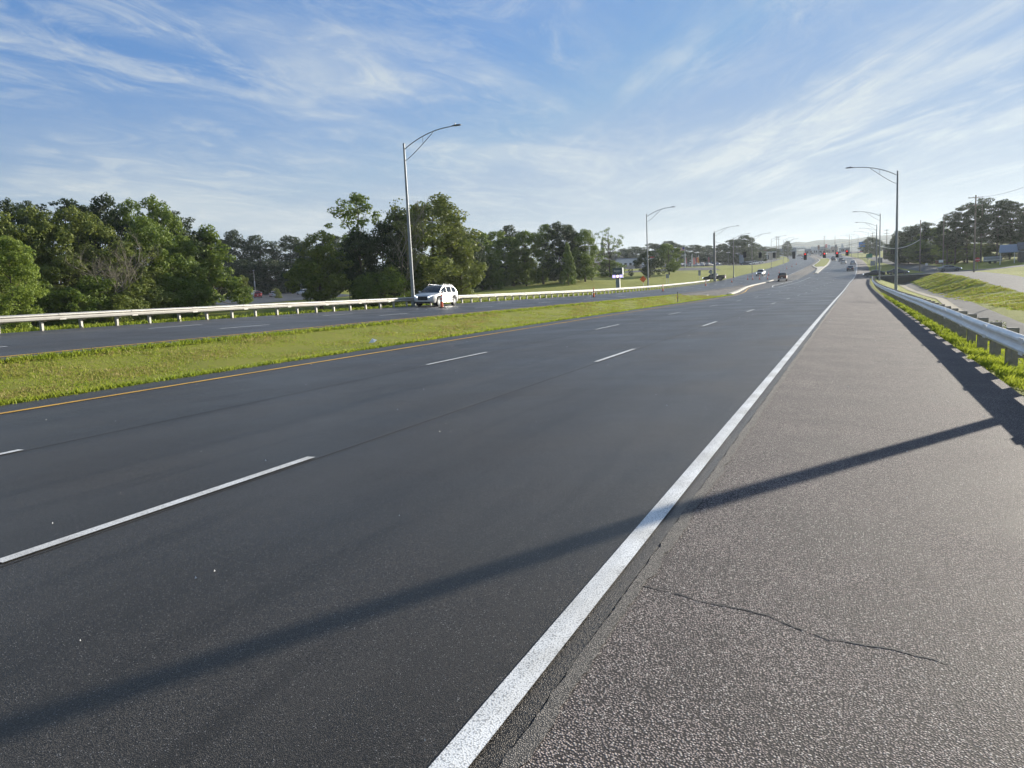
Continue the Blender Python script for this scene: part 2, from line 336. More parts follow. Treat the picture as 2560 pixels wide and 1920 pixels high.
# ------------------------------------------------------------------ mesh helpers
class MB:
    def __init__(s): s.v = []; s.f = []; s.mi = []
    def add(s, vs, fs, mi=0):
        o = len(s.v); s.v += [tuple(p) for p in vs]; s.f += [tuple(i+o for i in q) for q in fs]; s.mi += [mi]*len(fs); return s
    def box(s, x0, x1, y0, y1, z0, z1, mi=0):
        return s.add([(x0, y0, z0), (x1, y0, z0), (x1, y1, z0), (x0, y1, z0), (x0, y0, z1), (x1, y0, z1), (x1, y1, z1), (x0, y1, z1)],
                     [(0, 3, 2, 1), (4, 5, 6, 7), (0, 1, 5, 4), (1, 2, 6, 5), (2, 3, 7, 6), (3, 0, 4, 7)], mi)
    def tube(s, pts, rad, n=8, mi=0, caps=True):
        pts = [Vector(p) for p in pts]; rad = [rad]*len(pts) if isinstance(rad, (int, float)) else rad
        vs = []; fs = []; pu = None
        for i, p in enumerate(pts):
            d = (pts[min(i+1, len(pts)-1)]-pts[max(i-1, 0)]).normalized()
            a = Vector((0, 0, 1)) if abs(d.z) < .9 else Vector((1, 0, 0))
            if pu is not None: a = pu
            e1 = (a-d*a.dot(d)).normalized(); e2 = d.cross(e1); pu = e1
            for k in range(n):
                an = 2*math.pi*k/n; vs.append(p+e1*(math.cos(an)*rad[i])+e2*(math.sin(an)*rad[i]))
        for i in range(len(pts)-1):
            for k in range(n): fs.append((i*n+k, i*n+(k+1) % n, (i+1)*n+(k+1) % n, (i+1)*n+k))
        if caps: fs.append(tuple(range(n-1, -1, -1))); fs.append(tuple((len(pts)-1)*n+k for k in range(n)))
        return s.add(vs, fs, mi)
    def lathe(s, prof, n=24, axis='z', c=(0, 0, 0), mi=0):
        vs = []; fs = []
        for (r, h) in prof:
            for k in range(n):
                a = 2*math.pi*k/n; q = (r*math.cos(a), r*math.sin(a), h)
                if axis == 'x': q = (h, q[0], q[1])
                if axis == 'y': q = (q[0], h, q[1])
                vs.append((q[0]+c[0], q[1]+c[1], q[2]+c[2]))
        for i in range(len(prof)-1):
            for k in range(n): fs.append((i*n+k, i*n+(k+1) % n, (i+1)*n+(k+1) % n, (i+1)*n+k))
        return s.add(vs, fs, mi)
    def mesh(s, name, mats, smooth=False):
        me = bpy.data.meshes.new(name); me.from_pydata(s.v, [], s.f)
        for ma in mats: me.materials.append(MATS[ma])
        if len(mats) > 1: me.polygons.foreach_set('material_index', s.mi)
        if smooth:
            me.polygons.foreach_set('use_smooth', [True]*len(me.polygons))
        me.update(); return me
    def build(s, name, mats, parent=None, smooth=False, sharp=None):
        if isinstance(mats, str): mats = [mats]
        me = s.mesh(name, mats, smooth or sharp is not None)
        if sharp is not None: me.set_sharp_from_angle(angle=R_(sharp))
        o = bpy.data.objects.new(name, me); COL.objects.link(o)
        if parent: o.parent = parent
        return o
def tag(o, label=None, cat=None, group=None, kind=None):
    if label: o['label'] = label
    if cat: o['category'] = cat
    if group: o['group'] = group
    if kind: o['kind'] = kind
    return o
def empty(name, loc=(0, 0, 0), rz=0, label=None, cat=None, group=None):
    o = bpy.data.objects.new(name, None); COL.objects.link(o); o.location = loc; o.rotation_euler = (0, 0, rz); o.empty_display_size = .3
    return tag(o, label, cat, group)
def copy_tree(o, parent=None):
    c = o.copy(); COL.objects.link(c); c.parent = parent
    for ch in list(o.children): copy_tree(ch, c)
    return c
def setmat(o, idx, name):
    o.material_slots[idx].link = 'OBJECT'; o.material_slots[idx].material = MATS[name]
def struct(mb, name, mats, smooth=False, sharp=None):
    return tag(mb.build(name, mats, None, smooth, sharp), kind='structure')
def base_at(xr, s, dz=0): return (xr+cc(s), s, Hr(xr, s)+dz)

# ------------------------------------------------------------------ terrain
PAVED = [(-32.5, -20.3, -400, 1100), (-13.35, 2.1, -400, 1100)]
def terrain():
    mb = MB(); nr, nc = len(ROWS), len(COLS); r = random.Random(3)
    vs = []
    for i, s in enumerate(ROWS):
        for j, xr in enumerate(COLS):
            z = float(G[i, j])
            if (-32.5 <= xr <= -20.3) or (-13.35 <= xr <= 2.1): z -= .05
            if s > 90 and -20.3 < xr < -13.35: z -= .03
            if s > 1500 or abs(xr) > 700: z -= 6*min(1, max((s-1500)/800, (abs(xr)-700)/600))
            z -= .004
            vs.append((xr+float(C[i]), float(s), z))
    fs = [(i*nc+j, i*nc+j+1, (i+1)*nc+j+1, (i+1)*nc+j) for i in range(nr-1) for j in range(nc-1)]
    mb.add(vs, fs); o = struct(mb, 'ground', 'grass_ground', smooth=True); o.data.set_sharp_from_angle(angle=R_(25))
    return o
terrain()
def ribbon(pts_or_fn, s0, s1, off, x0=None, x1=None):
    """strip between lateral offsets (functions or numbers), following the ground"""
    f0 = x0 if callable(x0) else (lambda s: x0); f1 = x1 if callable(x1) else (lambda s: x1)
    mb = MB(); ss = [s0]+[s for s in ROWS if s0 < s < s1]+[s1]
    kn = None; prev = None
    vs = []; rows = []
    # fixed lateral knots so it follows the section exactly
    for s in ss:
        a, b_ = f0(s), f1(s); xs = [a]+[x for x in COLS if a+.01 < x < b_-.01]+[b_]
        rows.append((s, xs))
    for k in range(len(rows)-1):
        (sa, xa), (sb, xb) = rows[k], rows[k+1]
        inner = [x for x in xa[1:-1] if x in xb[1:-1]]
        A = [xa[0]]+inner+[xa[-1]]; B = [xb[0]]+inner+[xb[-1]]
        o = len(mb.v)
        for x in A: mb.v.append((x+cc(sa), sa, Hr(x, sa)+off))
        for x in B: mb.v.append((x+cc(sb), sb, Hr(x, sb)+off))
        n = len(A)
        for q in range(n-1): mb.f.append((o+q, o+q+1, o+n+q+1, o+n+q)); mb.mi.append(0)
    return mb
def rib(name, s0, s1, x0, x1, off, mat):
    return struct(ribbon(None, s0, s1, off, x0, x1), name, mat)
def pw(k): return lambda s: float(np.interp(s, [a for a, b in k], [b for a, b in k]))
rib('highway', -120, 1050, -13.35, -1.05, .008, 'road_asphalt')
rib('opposite_highway', -120, 1050, -32.5, -20.3, .008, 'road_asphalt')
rib('shoulder', -120, 1050, -.985, 2.1, .004, 'shoulder_asphalt')
rib('shoulder_joint', -120, 1050, -1.06, -.98, .0035, 'joint_grit')
def jag(s0, s1, step, xa, xb, ja, jb, off, mat, name, seed):
    r = random.Random(seed); mb = MB(); a = b_ = 0; s = s0; k = 0
    while s <= s1:
        a = a*.7+r.uniform(-ja, ja); b_ = b_*.7+r.uniform(-jb, jb)
        for x in (xa+a, xb+b_): mb.v.append((x+cc(s), s, Hr(x, s)+off))
        if k: mb.f.append((2*k-2, 2*k-1, 2*k+1, 2*k)); mb.mi.append(0)
        k += 1; s += step*(1+max(0, s)/12)
    return struct(mb, name, mat)
jag(.6, 60, .03, -1.045, -.975, .006, .012, .0105, 'joint_grit', 'edge_grit', 3)
rib('turning_bay', 91, 1050, pw([(91, -20.3), (1050, -20.3)]), -13.35, .006, 'median_asphalt')
rib('turning_lane', 100, 226, pw([(100, -13.6), (113, -14.4), (131, -16.0), (155, -18.3), (200, -18.5), (226, -18.5)]), -13.35, .012, 'new_asphalt')
rib('opposite_lanes', 226, 1050, -20.31, pw([(226, -18.4), (298, -18.4), (340, -17.6), (1050, -17.6)]), .012, 'road_asphalt')
rib('crossing', 188, 226, -20.31, -13.34, .016, 'side_asphalt')
# markings
def mark(name, s0, s1, xc, wd, mat='white_paint', off=.017):
    f = xc if callable(xc) else (lambda s: xc)
    return rib(name, s0, s1, lambda s: f(s)-wd/2, lambda s: f(s)+wd/2, off, mat)
mark('edge_line', -60, 195, -1.19, .118); mark('edge_line', 207, 900, -1.19, .118)
YR = pw([(-60, -12.2), (86, -12.2), (100, -13.1), (113, -14.2), (131, -16.2), (155, -18.1), (170, -18.6)])
mark('yellow_line', -60, 165, YR, .14, 'yellow_paint')
mark('yellow_line', 228, 900, -12.0, .13, 'yellow_paint')
mark('yellow_line', -60, 162, -21.2, .16, 'yellow_paint')
mark('turn_line', 222, 298, -18.45, .16, 'white_paint', .021)
mark('yellow_line', 298, 900, -18.3, .13, 'yellow_paint', .021)
# painted gore between the turn lane and the through lanes
gore = MB()
gp = [(-11.35, 206), (-11.6, 190), (-12.0, 145), (-12.1, 138.5), (-12.5, 137.2), (-13.0, 139), (-13.8, 146), (-14.35, 152), (-14.4, 156), (-14.0, 175), (-13.5, 197)]
for (a, sa), (b_, sb) in zip(gp, gp[1:]):
    n = max(1, int(abs(sb-sa)/3))
    for k in range(n):
        p = [(a+(b_-a)*t_, sa+(sb-sa)*t_) for t_ in (k/n, (k+1)/n)]
        d = Vector((p[1][0]-p[0][0], p[1][1]-p[0][1], 0)).normalized(); nn = Vector((-d.y, d.x, 0))*.09
        q = [(p[0][0]-nn.x, p[0][1]-nn.y), (p[0][0]+nn.x, p[0][1]+nn.y), (p[1][0]+nn.x, p[1][1]+nn.y), (p[1][0]-nn.x, p[1][1]-nn.y)]
        gore.add([(x+cc(s), s, Hr(x, s)+.022) for x, s in q], [(0, 1, 2, 3)])
struct(gore, 'gore_marking', 'white_paint')
dash = MB()
for xc, ph, kmax in ((-4.86, 2.889, 15), (-8.63, 2.494, 15), (-24.86, .70, 15), (-28.5, .19, 15)):
    for k in range(-3, 60):
        s0 = ph+12.19*k
        if 186 < s0 < 226: continue
        if s0 > 600: break
        mb = ribbon(None, s0, s0+3.05, .017, xc-(.05 if xc > -20 else .07), xc+(.05 if xc > -20 else .07)); dash.add(mb.v, mb.f)
struct(dash, 'lane_dashes', 'white_paint')
for xc in (-22.2+.0,):
    pass
mb = MB()
for xc in (-4.86, -8.63):
    r_ = ribbon(None, -40, 190, .011, xc+.085, xc+.105); mb.add(r_.v, r_.f)
r_ = ribbon(None, -40, 190, .011, -24.96, -24.94); mb.add(r_.v, r_.f)
struct(mb, 'paving_seam', 'seam')
# cracks in the shoulder
def crack(name, pts, wd, seed):
    r = random.Random(seed); mb = MB(); P = []
    for (a, b_) in zip(pts, pts[1:]):
        n = max(2, int(math.hypot(b_[0]-a[0], b_[1]-a[1])/.045))
        for k in range(n): P.append((a[0]+(b_[0]-a[0])*k/n, a[1]+(b_[1]-a[1])*k/n))
    off = 0
    L_, R2_ = [], []
    for i, (x, s) in enumerate(P):
        off = off*.8+r.uniform(-.014, .014); ww = wd*r.uniform(.35, 1.1)
        y = s+off+r.uniform(-.007, .007); L_.append((x, y-ww/2)); R2_.append((x+r.uniform(-.006, .006), y+ww/2))
    vs = [(x, y, Hr(x, y)+.0065) for x, y in L_]+[(x, y, Hr(x, y)+.0065) for x, y in R2_]; n = len(P)
    mb.add(vs, [(i, i+1, n+i+1, n+i) for i in range(n-1)]); struct(mb, name, 'seam')
crack('pavement_crack', [(-.98, 3.74), (-.84, 3.72), (-.6, 3.69), (-.36, 3.62), (-.09, 3.52), (.22, 3.52), (.42, 3.49)], .014, 1)
crack('pavement_crack', [(-.97, 8.95), (.25, 8.9), (1.1, 8.88), (1.9, 8.85)], .014, 2)
crack('pavement_crack', [(-.97, 14.2), (.3, 14.0), (1.4, 14.05)], .016, 3)
crack('pavement_crack', [(-.97, 12.3), (-.3, 12.1), (.4, 12.15)], .008, 6)
crack('pavement_crack', [(-.9, 21.5), (.8, 21.0), (2.0, 21.1)], .014, 4)
crack('pavement_crack', [(-.9, 33), (.8, 32.6), (2.0, 32.5)], .02, 5)

# curbs
def curb(name, pts, wd, h, mat, label):
    mb = MB(); S_ = []
    for (a, sa), (b_, sb) in zip(pts, pts[1:]):
        n = max(1, int(abs(sb-sa)/2)+int(abs(a-b_)/1))
        for k in range(n): S_.append((a+(b_-a)*k/n, sa+(sb-sa)*k/n))
    S_.append(pts[-1]); n = len(S_)
    rings = []
    for i, (x, s) in enumerate(S_):
        p0, p1 = S_[max(i-1, 0)], S_[min(i+1, n-1)]; d = Vector((p1[0]-p0[0], p1[1]-p0[1])).normalized(); nx, ny = -d.y, d.x
        row = []
        for o_, hz_ in ((-wd/2, -.05), (-wd/2+.02, h-.02), (-wd/2+.05, h), (wd/2-.05, h), (wd/2-.02, h-.02), (wd/2, -.05)):
            X, Y = x+nx*o_, s+ny*o_; row.append((X+cc(Y), Y, Hr(X, Y)+hz_+.016))
        rings += row
    fs = [(i*6+k, i*6+k+1, (i+1)*6+k+1, (i+1)*6+k) for i in range(n-1) for k in range(5)]+[(5, 4, 3, 2, 1, 0), tuple((n-1)*6+k for k in range(6))]
    mb.add(rings, fs); o = mb.build(name, mat); return tag(o, label, 'curb')
curb('concrete_curb', [(-13.9, 96), (-14.9, 109), (-16.6, 127), (-18.1, 144), (-19.0, 160), (-19.2, 178), (-19.2, 196)], .55, .15, 'concrete', 'long pale concrete curb sweeping between turning bay and opposite lanes')
def island(name, poly, h, mat, off=0):
    mb = MB(); n = len(poly); vs = [(x+cc(s), s, Hr(x, s)+h+off) for x, s in poly]+[(x+cc(s), s, Hr(x, s)-.1) for x, s in poly]
    cx = sum(p[0] for p in poly)/n; cs = sum(p[1] for p in poly)/n
    mb.add(vs, [tuple(range(n))]+[(i, n+i, n+(i+1) % n, (i+1) % n) for i in range(n)]); return mb
# traffic island beyond the crossing: concrete nose then grass
def slab(name, s0, s1, x0, x1, h, mat):
    mb = ribbon(None, s0, s1, h, x0, x1); ss = None
    # side skirts
    f0 = x0 if callable(x0) else (lambda s: x0); f1 = x1 if callable(x1) else (lambda s: x1)
    ss = [s0]+[s for s in ROWS if s0 < s < s1]+[s1]
    for f_ in (f0, f1):
        for a, b_ in zip(ss, ss[1:]):
            mb.add([(f_(a)+cc(a), a, Hr(f_(a), a)-.05), (f_(b_)+cc(b_), b_, Hr(f_(b_), b_)-.05), (f_(b_)+cc(b_), b_, Hr(f_(b_), b_)+h), (f_(a)+cc(a), a, Hr(f_(a), a)+h)], [(0, 1, 2, 3)])
    for a in (s0, s1): mb.add([(f0(a)+cc(a), a, Hr(f0(a), a)-.05), (f1(a)+cc(a), a, Hr(f1(a), a)-.05), (f1(a)+cc(a), a, Hr(f1(a), a)+h), (f0(a)+cc(a), a, Hr(f0(a), a)+h)], [(0, 1, 2, 3)])
    return struct(mb, name, mat)
slab('traffic_island', 229, 480, pw([(229, -11.6), (262, -12.7), (280, -13.4), (300, -15.3), (330, -17.3), (470, -17.0), (480, -15)]), pw([(229, -10.9), (280, -11.4), (330, -11.4), (470, -11.6), (480, -13)]), .17, 'concrete')
slab('island_grass', 300, 472, pw([(300, -14.6), (330, -16.6), (472, -16.4)]), pw([(300, -11.9), (472, -12.2)]), .22, 'grass_ground')
# side street, frontage road, lots
def patch(name, mat, xs, ss, off, world=False, xfun=None):
    """draped rectangle grid; xfun(s)->centre shift"""
    mb = MB(); nx = len(xs)
    for s in ss:
        sh = xfun(s) if xfun else 0
        for x in xs:
            X = x+sh; mb.v.append((X+cc(s), s, max(Hr(X, s), -9)+off))
    for i in range(len(ss)-1):
        for j in range(nx-1): mb.f.append((i*nx+j, i*nx+j+1, (i+1)*nx+j+1, (i+1)*nx+j)); mb.mi.append(0)
    return struct(mb, name, mat)
def lin(a, b_, n): return [a+(b_-a)*i/n for i in range(n+1)]
def grid_between(lst, a, b_): return [a]+[x for x in lst if a < x < b_]+[b_]
patch('side_street', 'side_asphalt', grid_between(COLS, 2.12, 120), grid_between(ROWS, 188.3, 202.5), .02)
patch('frontage_road', 'side_asphalt', grid_between(COLS, 15.1, 20.8), grid_between(ROWS, 10, 188.2), .012)
patch('frontage_road', 'side_asphalt', lin(-3.2, 3.4, 6), grid_between(ROWS, 202.6, 460), .04, xfun=pw([(202, 17.5), (250, 14.8), (280, 12.6), (350, 9.6), (460, 8.2)]))
# concrete lined ditch
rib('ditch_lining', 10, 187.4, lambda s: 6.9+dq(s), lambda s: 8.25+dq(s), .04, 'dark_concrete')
rib('ditch_silt', 62, 187.4, lambda s: 5.9+dq(s), lambda s: 6.88+dq(s), .04, 'sand')
# left parking lots and drives (ground patches)
def wpatch(name, mat, poly, off=.03, step=6):
    """draped world-space convex quad: poly of 4 (x, y), bilinear grid"""
    mb = MB(); (a, b_, c_, d_) = [Vector(p) for p in poly]
    nu = max(2, int((b_-a).length/step)); nv = max(2, int((d_-a).length/step))
    for j in range(nv+1):
        for i in range(nu+1):
            u, v = i/nu, j/nv; p = (a*(1-u)+b_*u)*(1-v)+(d_*(1-u)+c_*u)*v
            mb.v.append((p.x, p.y, H(p.x, p.y)+off))
    for j in range(nv):
        for i in range(nu): mb.f.append((j*(nu+1)+i, j*(nu+1)+i+1, (j+1)*(nu+1)+i+1, (j+1)*(nu+1)+i)); mb.mi.append(0)
    return struct(mb, name, mat)
wpatch('parking_lot', 'new_asphalt', [(-96, 100), (-108, 160), (-175, 215), (-190, 165)], .07, 4)
wpatch('lawn_drive', 'side_asphalt', [(-105, 240), (-46, 300), (-52, 316), (-112, 256)], .08, 4)
wpatch('lawn_drive', 'side_asphalt', [(-92, 205), (-76, 238), (-90, 252), (-120, 222)], .08, 4)
wpatch('dealer_lot', 'side_asphalt', [(-135, 330), (-56, 345), (-60, 480), (-140, 460)], .09, 5)
wpatch('dealer_lot', 'side_asphalt', [(-54, 366), (-43, 366), (-44, 560), (-62, 560)], .09, 5)
wpatch('commercial_lot', 'side_asphalt', [(-200, 620), (40, 600), (60, 760), (-220, 780)], .10, 12)

# far hills
def hills(name, R0, prof, depth, seed):
    r = random.Random(seed); mb = MB(); az = np.linspace(-75, 35, 160); nd = 7
    ph = [r.uniform(0, 6) for _ in range(8)]
    for i, a in enumerate(az):
        top = float(np.interp(a, [p[0] for p in prof], [p[1] for p in prof]))
        top += sum(math.sin(a*f_+ph[k])*am for k, (f_, am) in enumerate([(.35, 6), (.9, 4), (2.3, 2.5), (5.1, 1.6), (11, 1.2)]))*R0/3000
        for j in range(nd):
            t_ = j/(nd-1); rr = R0+depth*t_; z = -20+(top+20)*(math.sin(t_*math.pi/2)**.8)+r.uniform(-1.2, 1.2)*R0/1500
            mb.v.append((math.sin(R_(a))*rr, math.cos(R_(a))*rr, z))
    for i in range(len(az)-1):
        for j in range(nd-1): mb.f.append((i*nd+j, (i+1)*nd+j, (i+1)*nd+j+1, i*nd+j+1)); mb.mi.append(0)
    return struct(mb, name, 'hill_forest', smooth=True)
hills('hills', 2300, [(-75, 60), (-30, 84), (-15, 100), (-10, 106), (-6, 106), (-3, 116), (0, 116), (5, 108), (35, 85)], 500, 1)
hills('near_hills', 1300, [(-75, 30), (-20, 42), (-8, 42), (-3, 46), (0, 44), (4, 46), (35, 40)], 300, 5)
# ------------------------------------------------------------------ guardrails
WPROF = [(0, -.155), (.012, -.150), (.075, -.105), (.080, -.075), (.012, -.02), (.012, .02), (.080, .075), (.075, .105), (.012, .150), (0, .155)]
def guardrail(name, xr, s0, s1, side, ph, step, top, label, postmat, wood, group=None):
    """side=+1: traffic on the +x side of the rail"""
    g = empty(name, base_at(xr, s0), 0, label, 'guardrail', group)
    ox, oy, oz = g.location
    mb = MB(); ss = [s0]+[s for s in ROWS if s0+.2 < s < s1-.2]+[s1]; n = len(WPROF)
    for s in ss:
        zc = Hr(xr, s)+top-.155; j = .006*math.sin(s*.55)+.004*math.sin(s*.23)
        for (d, z) in WPROF: mb.v.append((xr+cc(s)+side*d-ox, s-oy, zc+z+j-oz))
    for i in range(len(ss)-1):
        for k in range(n-1):
            mb.f.append((i*n+k, i*n+k+1, (i+1)*n+k+1, (i+1)*n+k)); mb.mi.append(0)
    s = s0+3.8
    while s < s1:
        zc = Hr(xr, s)+top-.155-oz
        for dz in (-.1, .1): mb.box(xr+cc(s)+side*.082-ox-.004, xr+cc(s)+side*.082-ox+.004, s-.16-oy, s+.16-oy, zc+dz-.035, zc+dz+.035)
        s += 3.81
    o = mb.build('rail', 'rail_steel_skylit' if wood else 'rail_steel_sunlit', g, True, 35)
    md = o.modifiers.new('solid', 'SOLIDIFY'); md.thickness = .006; md.offset = 0
    k = 0; s = ph; pm = None; bm_ = None
    while s < s1-.1 and k < 99:
        zg = Hr(xr-side*.3, s)
        if wood:
            if pm is None:
                mb = MB(); mb.box(-.10, .10, -.08, .08, -.4, top+.045); p = mb.build('post', postmat, g); bv = p.modifiers.new('b', 'BEVEL'); bv.width = .012; pm = p
                mb = MB(); mb.box(-.095, .095, -.075, .075, top-.36, top+.03); b_ = mb.build('block', postmat, p); b_.location = (side*.20, 0, 0); bm_ = b_
            else:
                p = pm.copy(); COL.objects.link(p); b_ = bm_.copy(); COL.objects.link(b_); b_.parent = p
            p.location = (xr+cc(s)-side*.31-ox, s-oy, zg-oz)
        else:
            if pm is None:
                mb = MB(); t_ = .008
                mb.box(-.075, -.075+t_, -.05, .05, -.4, top); mb.box(.075-t_, .075, -.05, .05, -.4, top); mb.box(-.067, .067, -.004, .004, -.4, top); p = mb.build('post', postmat, g); pm = p
                mb = MB(); mb.box(-.09, .09, -.07, .07, top-.34, top-.01); b_ = mb.build('block', 'rail_dark', p); b_.location = (side*.17, 0, 0); bm_ = b_
            else:
                p = pm.copy(); COL.objects.link(p); b_ = bm_.copy(); COL.objects.link(b_); b_.parent = p
            p.location = (xr+cc(s)-side*.27-ox, s-oy, zg-oz)
        p.rotation_euler = (rnd.uniform(-.02, .02), rnd.uniform(-.02, .02), rnd.uniform(-.05, .05))
        s += step; k += 1
    return g
guardrail('guardrail', -32.5, 12, 187, 1, 13.1, 1.905, .74, 'long galvanised guardrail running along the far side of the opposite lanes', 'post_steel', False)
guardrail('guardrail', 2.50, 3.0, 181, -1, 4.3, 1.905, .78, 'galvanised guardrail on timber posts along the right shoulder', 'treated_wood', True)

# ------------------------------------------------------------------ light poles
def lightpole(xr, s, h, arm, side, label, dark, z0=None, rad=.125, lean=0):
    bx = base_at(xr, s)
    if z0 is not None: bx = (bx[0], bx[1], z0)
    g = empty('light_pole', bx, 0, label, 'street lamp', 'light poles along the highway')
    mt = 'pole_bronze' if dark else 'galvanised'
    n = 10
    MB().tube([(0, 0, 0), (0, 0, h*.5), (0, 0, h)], [rad, rad*.78, rad*.52], 14).build('pole', mt, g, True, 40)
    MB().lathe([(0, h+.06), (rad*.45, h+.05), (rad*.6, h), (rad*.6, h-.05)], 12).build('cap', mt, g, True)
    mb = MB(); mb.box(-.24, .24, -.24, .24, -.3, .05); mb.lathe([(rad*1.25, .05), (rad*1.2, .5), (rad*1.02, .56)], 14); mb.build('base_plate', mt, g)
    dz = 1.25; L0 = arm
    up_ = []; lo_ = []
    for i in range(n+1):
        t_ = i/n; up_.append((side*L0*t_, 0, h-.45+dz*(1-(1-t_)**2.1)))
    for i in range(n+1):
        t_ = i/n; X = t_*.62; zU = h-.45+dz*(1-(1-X)**2.1); lo_.append((side*L0*X, 0, (h-1.35)*(1-t_)+zU*t_+.10*math.sin(math.pi*t_)-.06*t_))
    MB().tube(up_, [.04]*(n)+[.03], 8).build('arm', mt, g, True)
    MB().tube(lo_, .028, 8).build('arm_brace', mt, g, True)
    MB().tube([up_[4], (up_[4][0], 0, (h-1.35)*(1-.64)+(h-.45+dz*(1-(1-.4)**2.1))*.64+.06)], .022, 6).build('strut', mt, g)
    # luminaire
    e = up_[-1]; mb = MB(); S_ = side
    prof = [(0, .05, .04), (.12, .09, .07), (.35, .15, .10), (.62, .17, .10), (.80, .13, .07), (.86, .06, .03)]
    vs = []
    for (d, wd, hh) in prof:
        for k in range(8):
            a = 2*math.pi*k/8; vs.append((e[0]+S_*(d-.05), wd*math.cos(a), e[2]+hh*math.sin(a)*(1 if math.sin(a) > 0 else .45)+.02))
    fs = [(i*8+k, i*8+(k+1) % 8, (i+1)*8+(k+1) % 8, (i+1)*8+k) for i in range(5) for k in range(8)]+[tuple(range(8)), tuple(40+k for k in range(8))]
    mb.add(vs, fs); mb.box(e[0]+S_*.3-.03, e[0]+S_*.3+.03, -.03, .03, e[2]+.10, e[2]+.20)
    lum = mb.build('luminaire', 'lamp_grey', g, True, 50)
    return g
LP = [(-32.95, 54.45, 12.9, 4.4, 1, 'tall dark light pole behind the guardrail beside the white car', 0, .15),
 (-33.15, 133.2, 13.0, 4.2, 1, 'grey light pole behind the guardrail right of the mall sign', 0, .14),
 (-34.05, 203.0, 12.6, 5.4, 1, 'light pole beside the thick signal pole on the left verge', 0, .12),
 (-31.9, 219.5, 10.95, 3.7, 1, 'slender dark light pole on the left lawn edge just past the thick signal pole', 1, .13),
 (-31.0, 252, 11.4, 4.8, 1, 'light pole on the left verge next to the white pickup', 1, .10),
 (-31.5, 317, 11.4, 4.8, 1, 'light pole on the left verge at the end of the parked silver cars', 1, .10),
 (-31.6, 382, 11.4, 4.2, 1, 'light pole on the far left verge, third from the far end of its row', 1, .10),
 (-33.0, 452, 11.4, 4.8, 1, 'light pole on the far left verge, second from the far end of its row', 1, .10),
 (-33.0, 520, 11.4, 4.8, 1, 'light pole at the far end of the left row', 1, .10),
 (4.15, 15.05, 12.9, 4.4, -1, 'near light pole behind the right guardrail whose long shadow crosses the road', 0, .125),
 (4.05, 94.5, 13.15, 4.35, -1, 'tall light pole standing right behind the right guardrail, nearest of the right row', 0, .16),
 (3.85, 180.5, 13.75, 4.5, -1, 'light pole behind the far end of the right guardrail with the higher arm', 0, .15),
 (3.45, 212, 12.3, 4.1, -1, 'light pole by the side street with the lower arm', 0, .15),
 (5.6, 330, 12.6, 5.4, -1, 'light pole on the right verge beyond the green sign', 1, .10),
 (4.6, 395, 12.4, 5.4, -1, 'light pole on the right verge in front of the distant dark trees', 1, .10),
 (1.5, 440, 12.0, 5.4, -1, 'light pole on the far right verge near the blue sign', 1, .10),
 (2.0, 500, 12.0, 5.4, -1, 'farthest light pole of the right row', 1, .10)]
for a in LP: lightpole(a[0], a[1], a[2], a[3], a[4], a[5], a[6], rad=a[7])

def simple_pole(name, xr, s, h, r0, r1, mat, label, cat, group=None, z0=None):
    bx = base_at(xr, s)
    g = empty(name, bx, 0, label, cat, group)
    MB().tube([(0, 0, -.3), (0, 0, h)], [r0, r1], 12).build('pole', mat, g, True, 40)
    return g
sp = simple_pole('signal_pole', -33.1, 197.5, 11.9, .33, .24, 'pole_bronze', 'thick dark signal pole at the left edge of the intersection', 'signal pole')
MB().box(-.5, .5, -.5, .5, -.2, .1).build('footing', 'concrete', sp)
sp2 = simple_pole('signal_pole', 13.3, 218, 12.6, .17, .12, 'pole_wood', 'wooden pole on the right corner holding the short signal wire', 'signal pole')

# utility poles and wires
def upole(xr, s, h, label, arm=True):
    g = simple_pole('utility_pole', xr, s, h, .17, .11, 'pole_wood', label, 'utility pole', 'wooden utility poles')
    if arm:
        for z in (h-.5, h-1.9):
            MB().box(-1.2, 1.2, -.05, .05, z, z+.11).build('crossarm', 'pole_wood', g)
        mb = MB()
        for x in (-1.1, -.4, .4, 1.1):
            for z in (h-.39, h-1.79): mb.lathe([(.04, z), (.06, z+.08), (.03, z+.16)], 6, c=(x, 0, 0))
        mb.build('insulator', 'sign_back', g)
    return g
UP = [(19.5, 166, 14.0, 'utility pole behind the stop sign in front of the pines', True), (19.5, 232, 13.6, 'utility pole in front of the right wood, left of the stop sign', False),
      (15.5, 300, 12.5, 'utility pole beside the frontage road beyond the intersection', True), (11.5, 380, 13, 'distant utility pole left of the tall right light pole', True),
      (10.5, 470, 13, 'far utility pole over the right tree line', True), (-3, 640, 14, 'farthest utility pole near the horizon on the right', True),
      (-40, 520, 15, 'distant utility pole on the left near the horizon', True), (-38, 580, 15, 'farthest utility pole on the left at the horizon', True),
      (5.5, 560, 13.5, 'thin dark pole beside the blue sign', False), (.5, 600, 13.5, 'thin dark pole left of the blue sign', False)]
for a in UP: upole(*a)
def P3(xr, s, z): b = base_at(xr, s); return Vector((b[0], b[1], b[2]+z))
def wire(name, a, b_, sag, r, mat, label, group=None):
    n = 24; pts = []
    for i in range(n+1):
        t_ = i/n; p = a.lerp(b_, t_); pts.append(p-Vector((0, 0, sag*4*t_*(1-t_))))
    o = MB().tube(pts, r, 5).build(name, mat, None, True); return tag(o, label, 'wire', group)
wire('power_line', P3(19.5, 166, 13.6), P3(19.5, 232, 13.2), .9, .018, 'wire_black', 'upper power line between the two nearest utility poles', 'power lines')
wire('power_line', P3(19.5, 166, 12.2), P3(19.5, 232, 11.8), 1.2, .018, 'wire_black', 'lower power line between the two nearest utility poles', 'power lines')
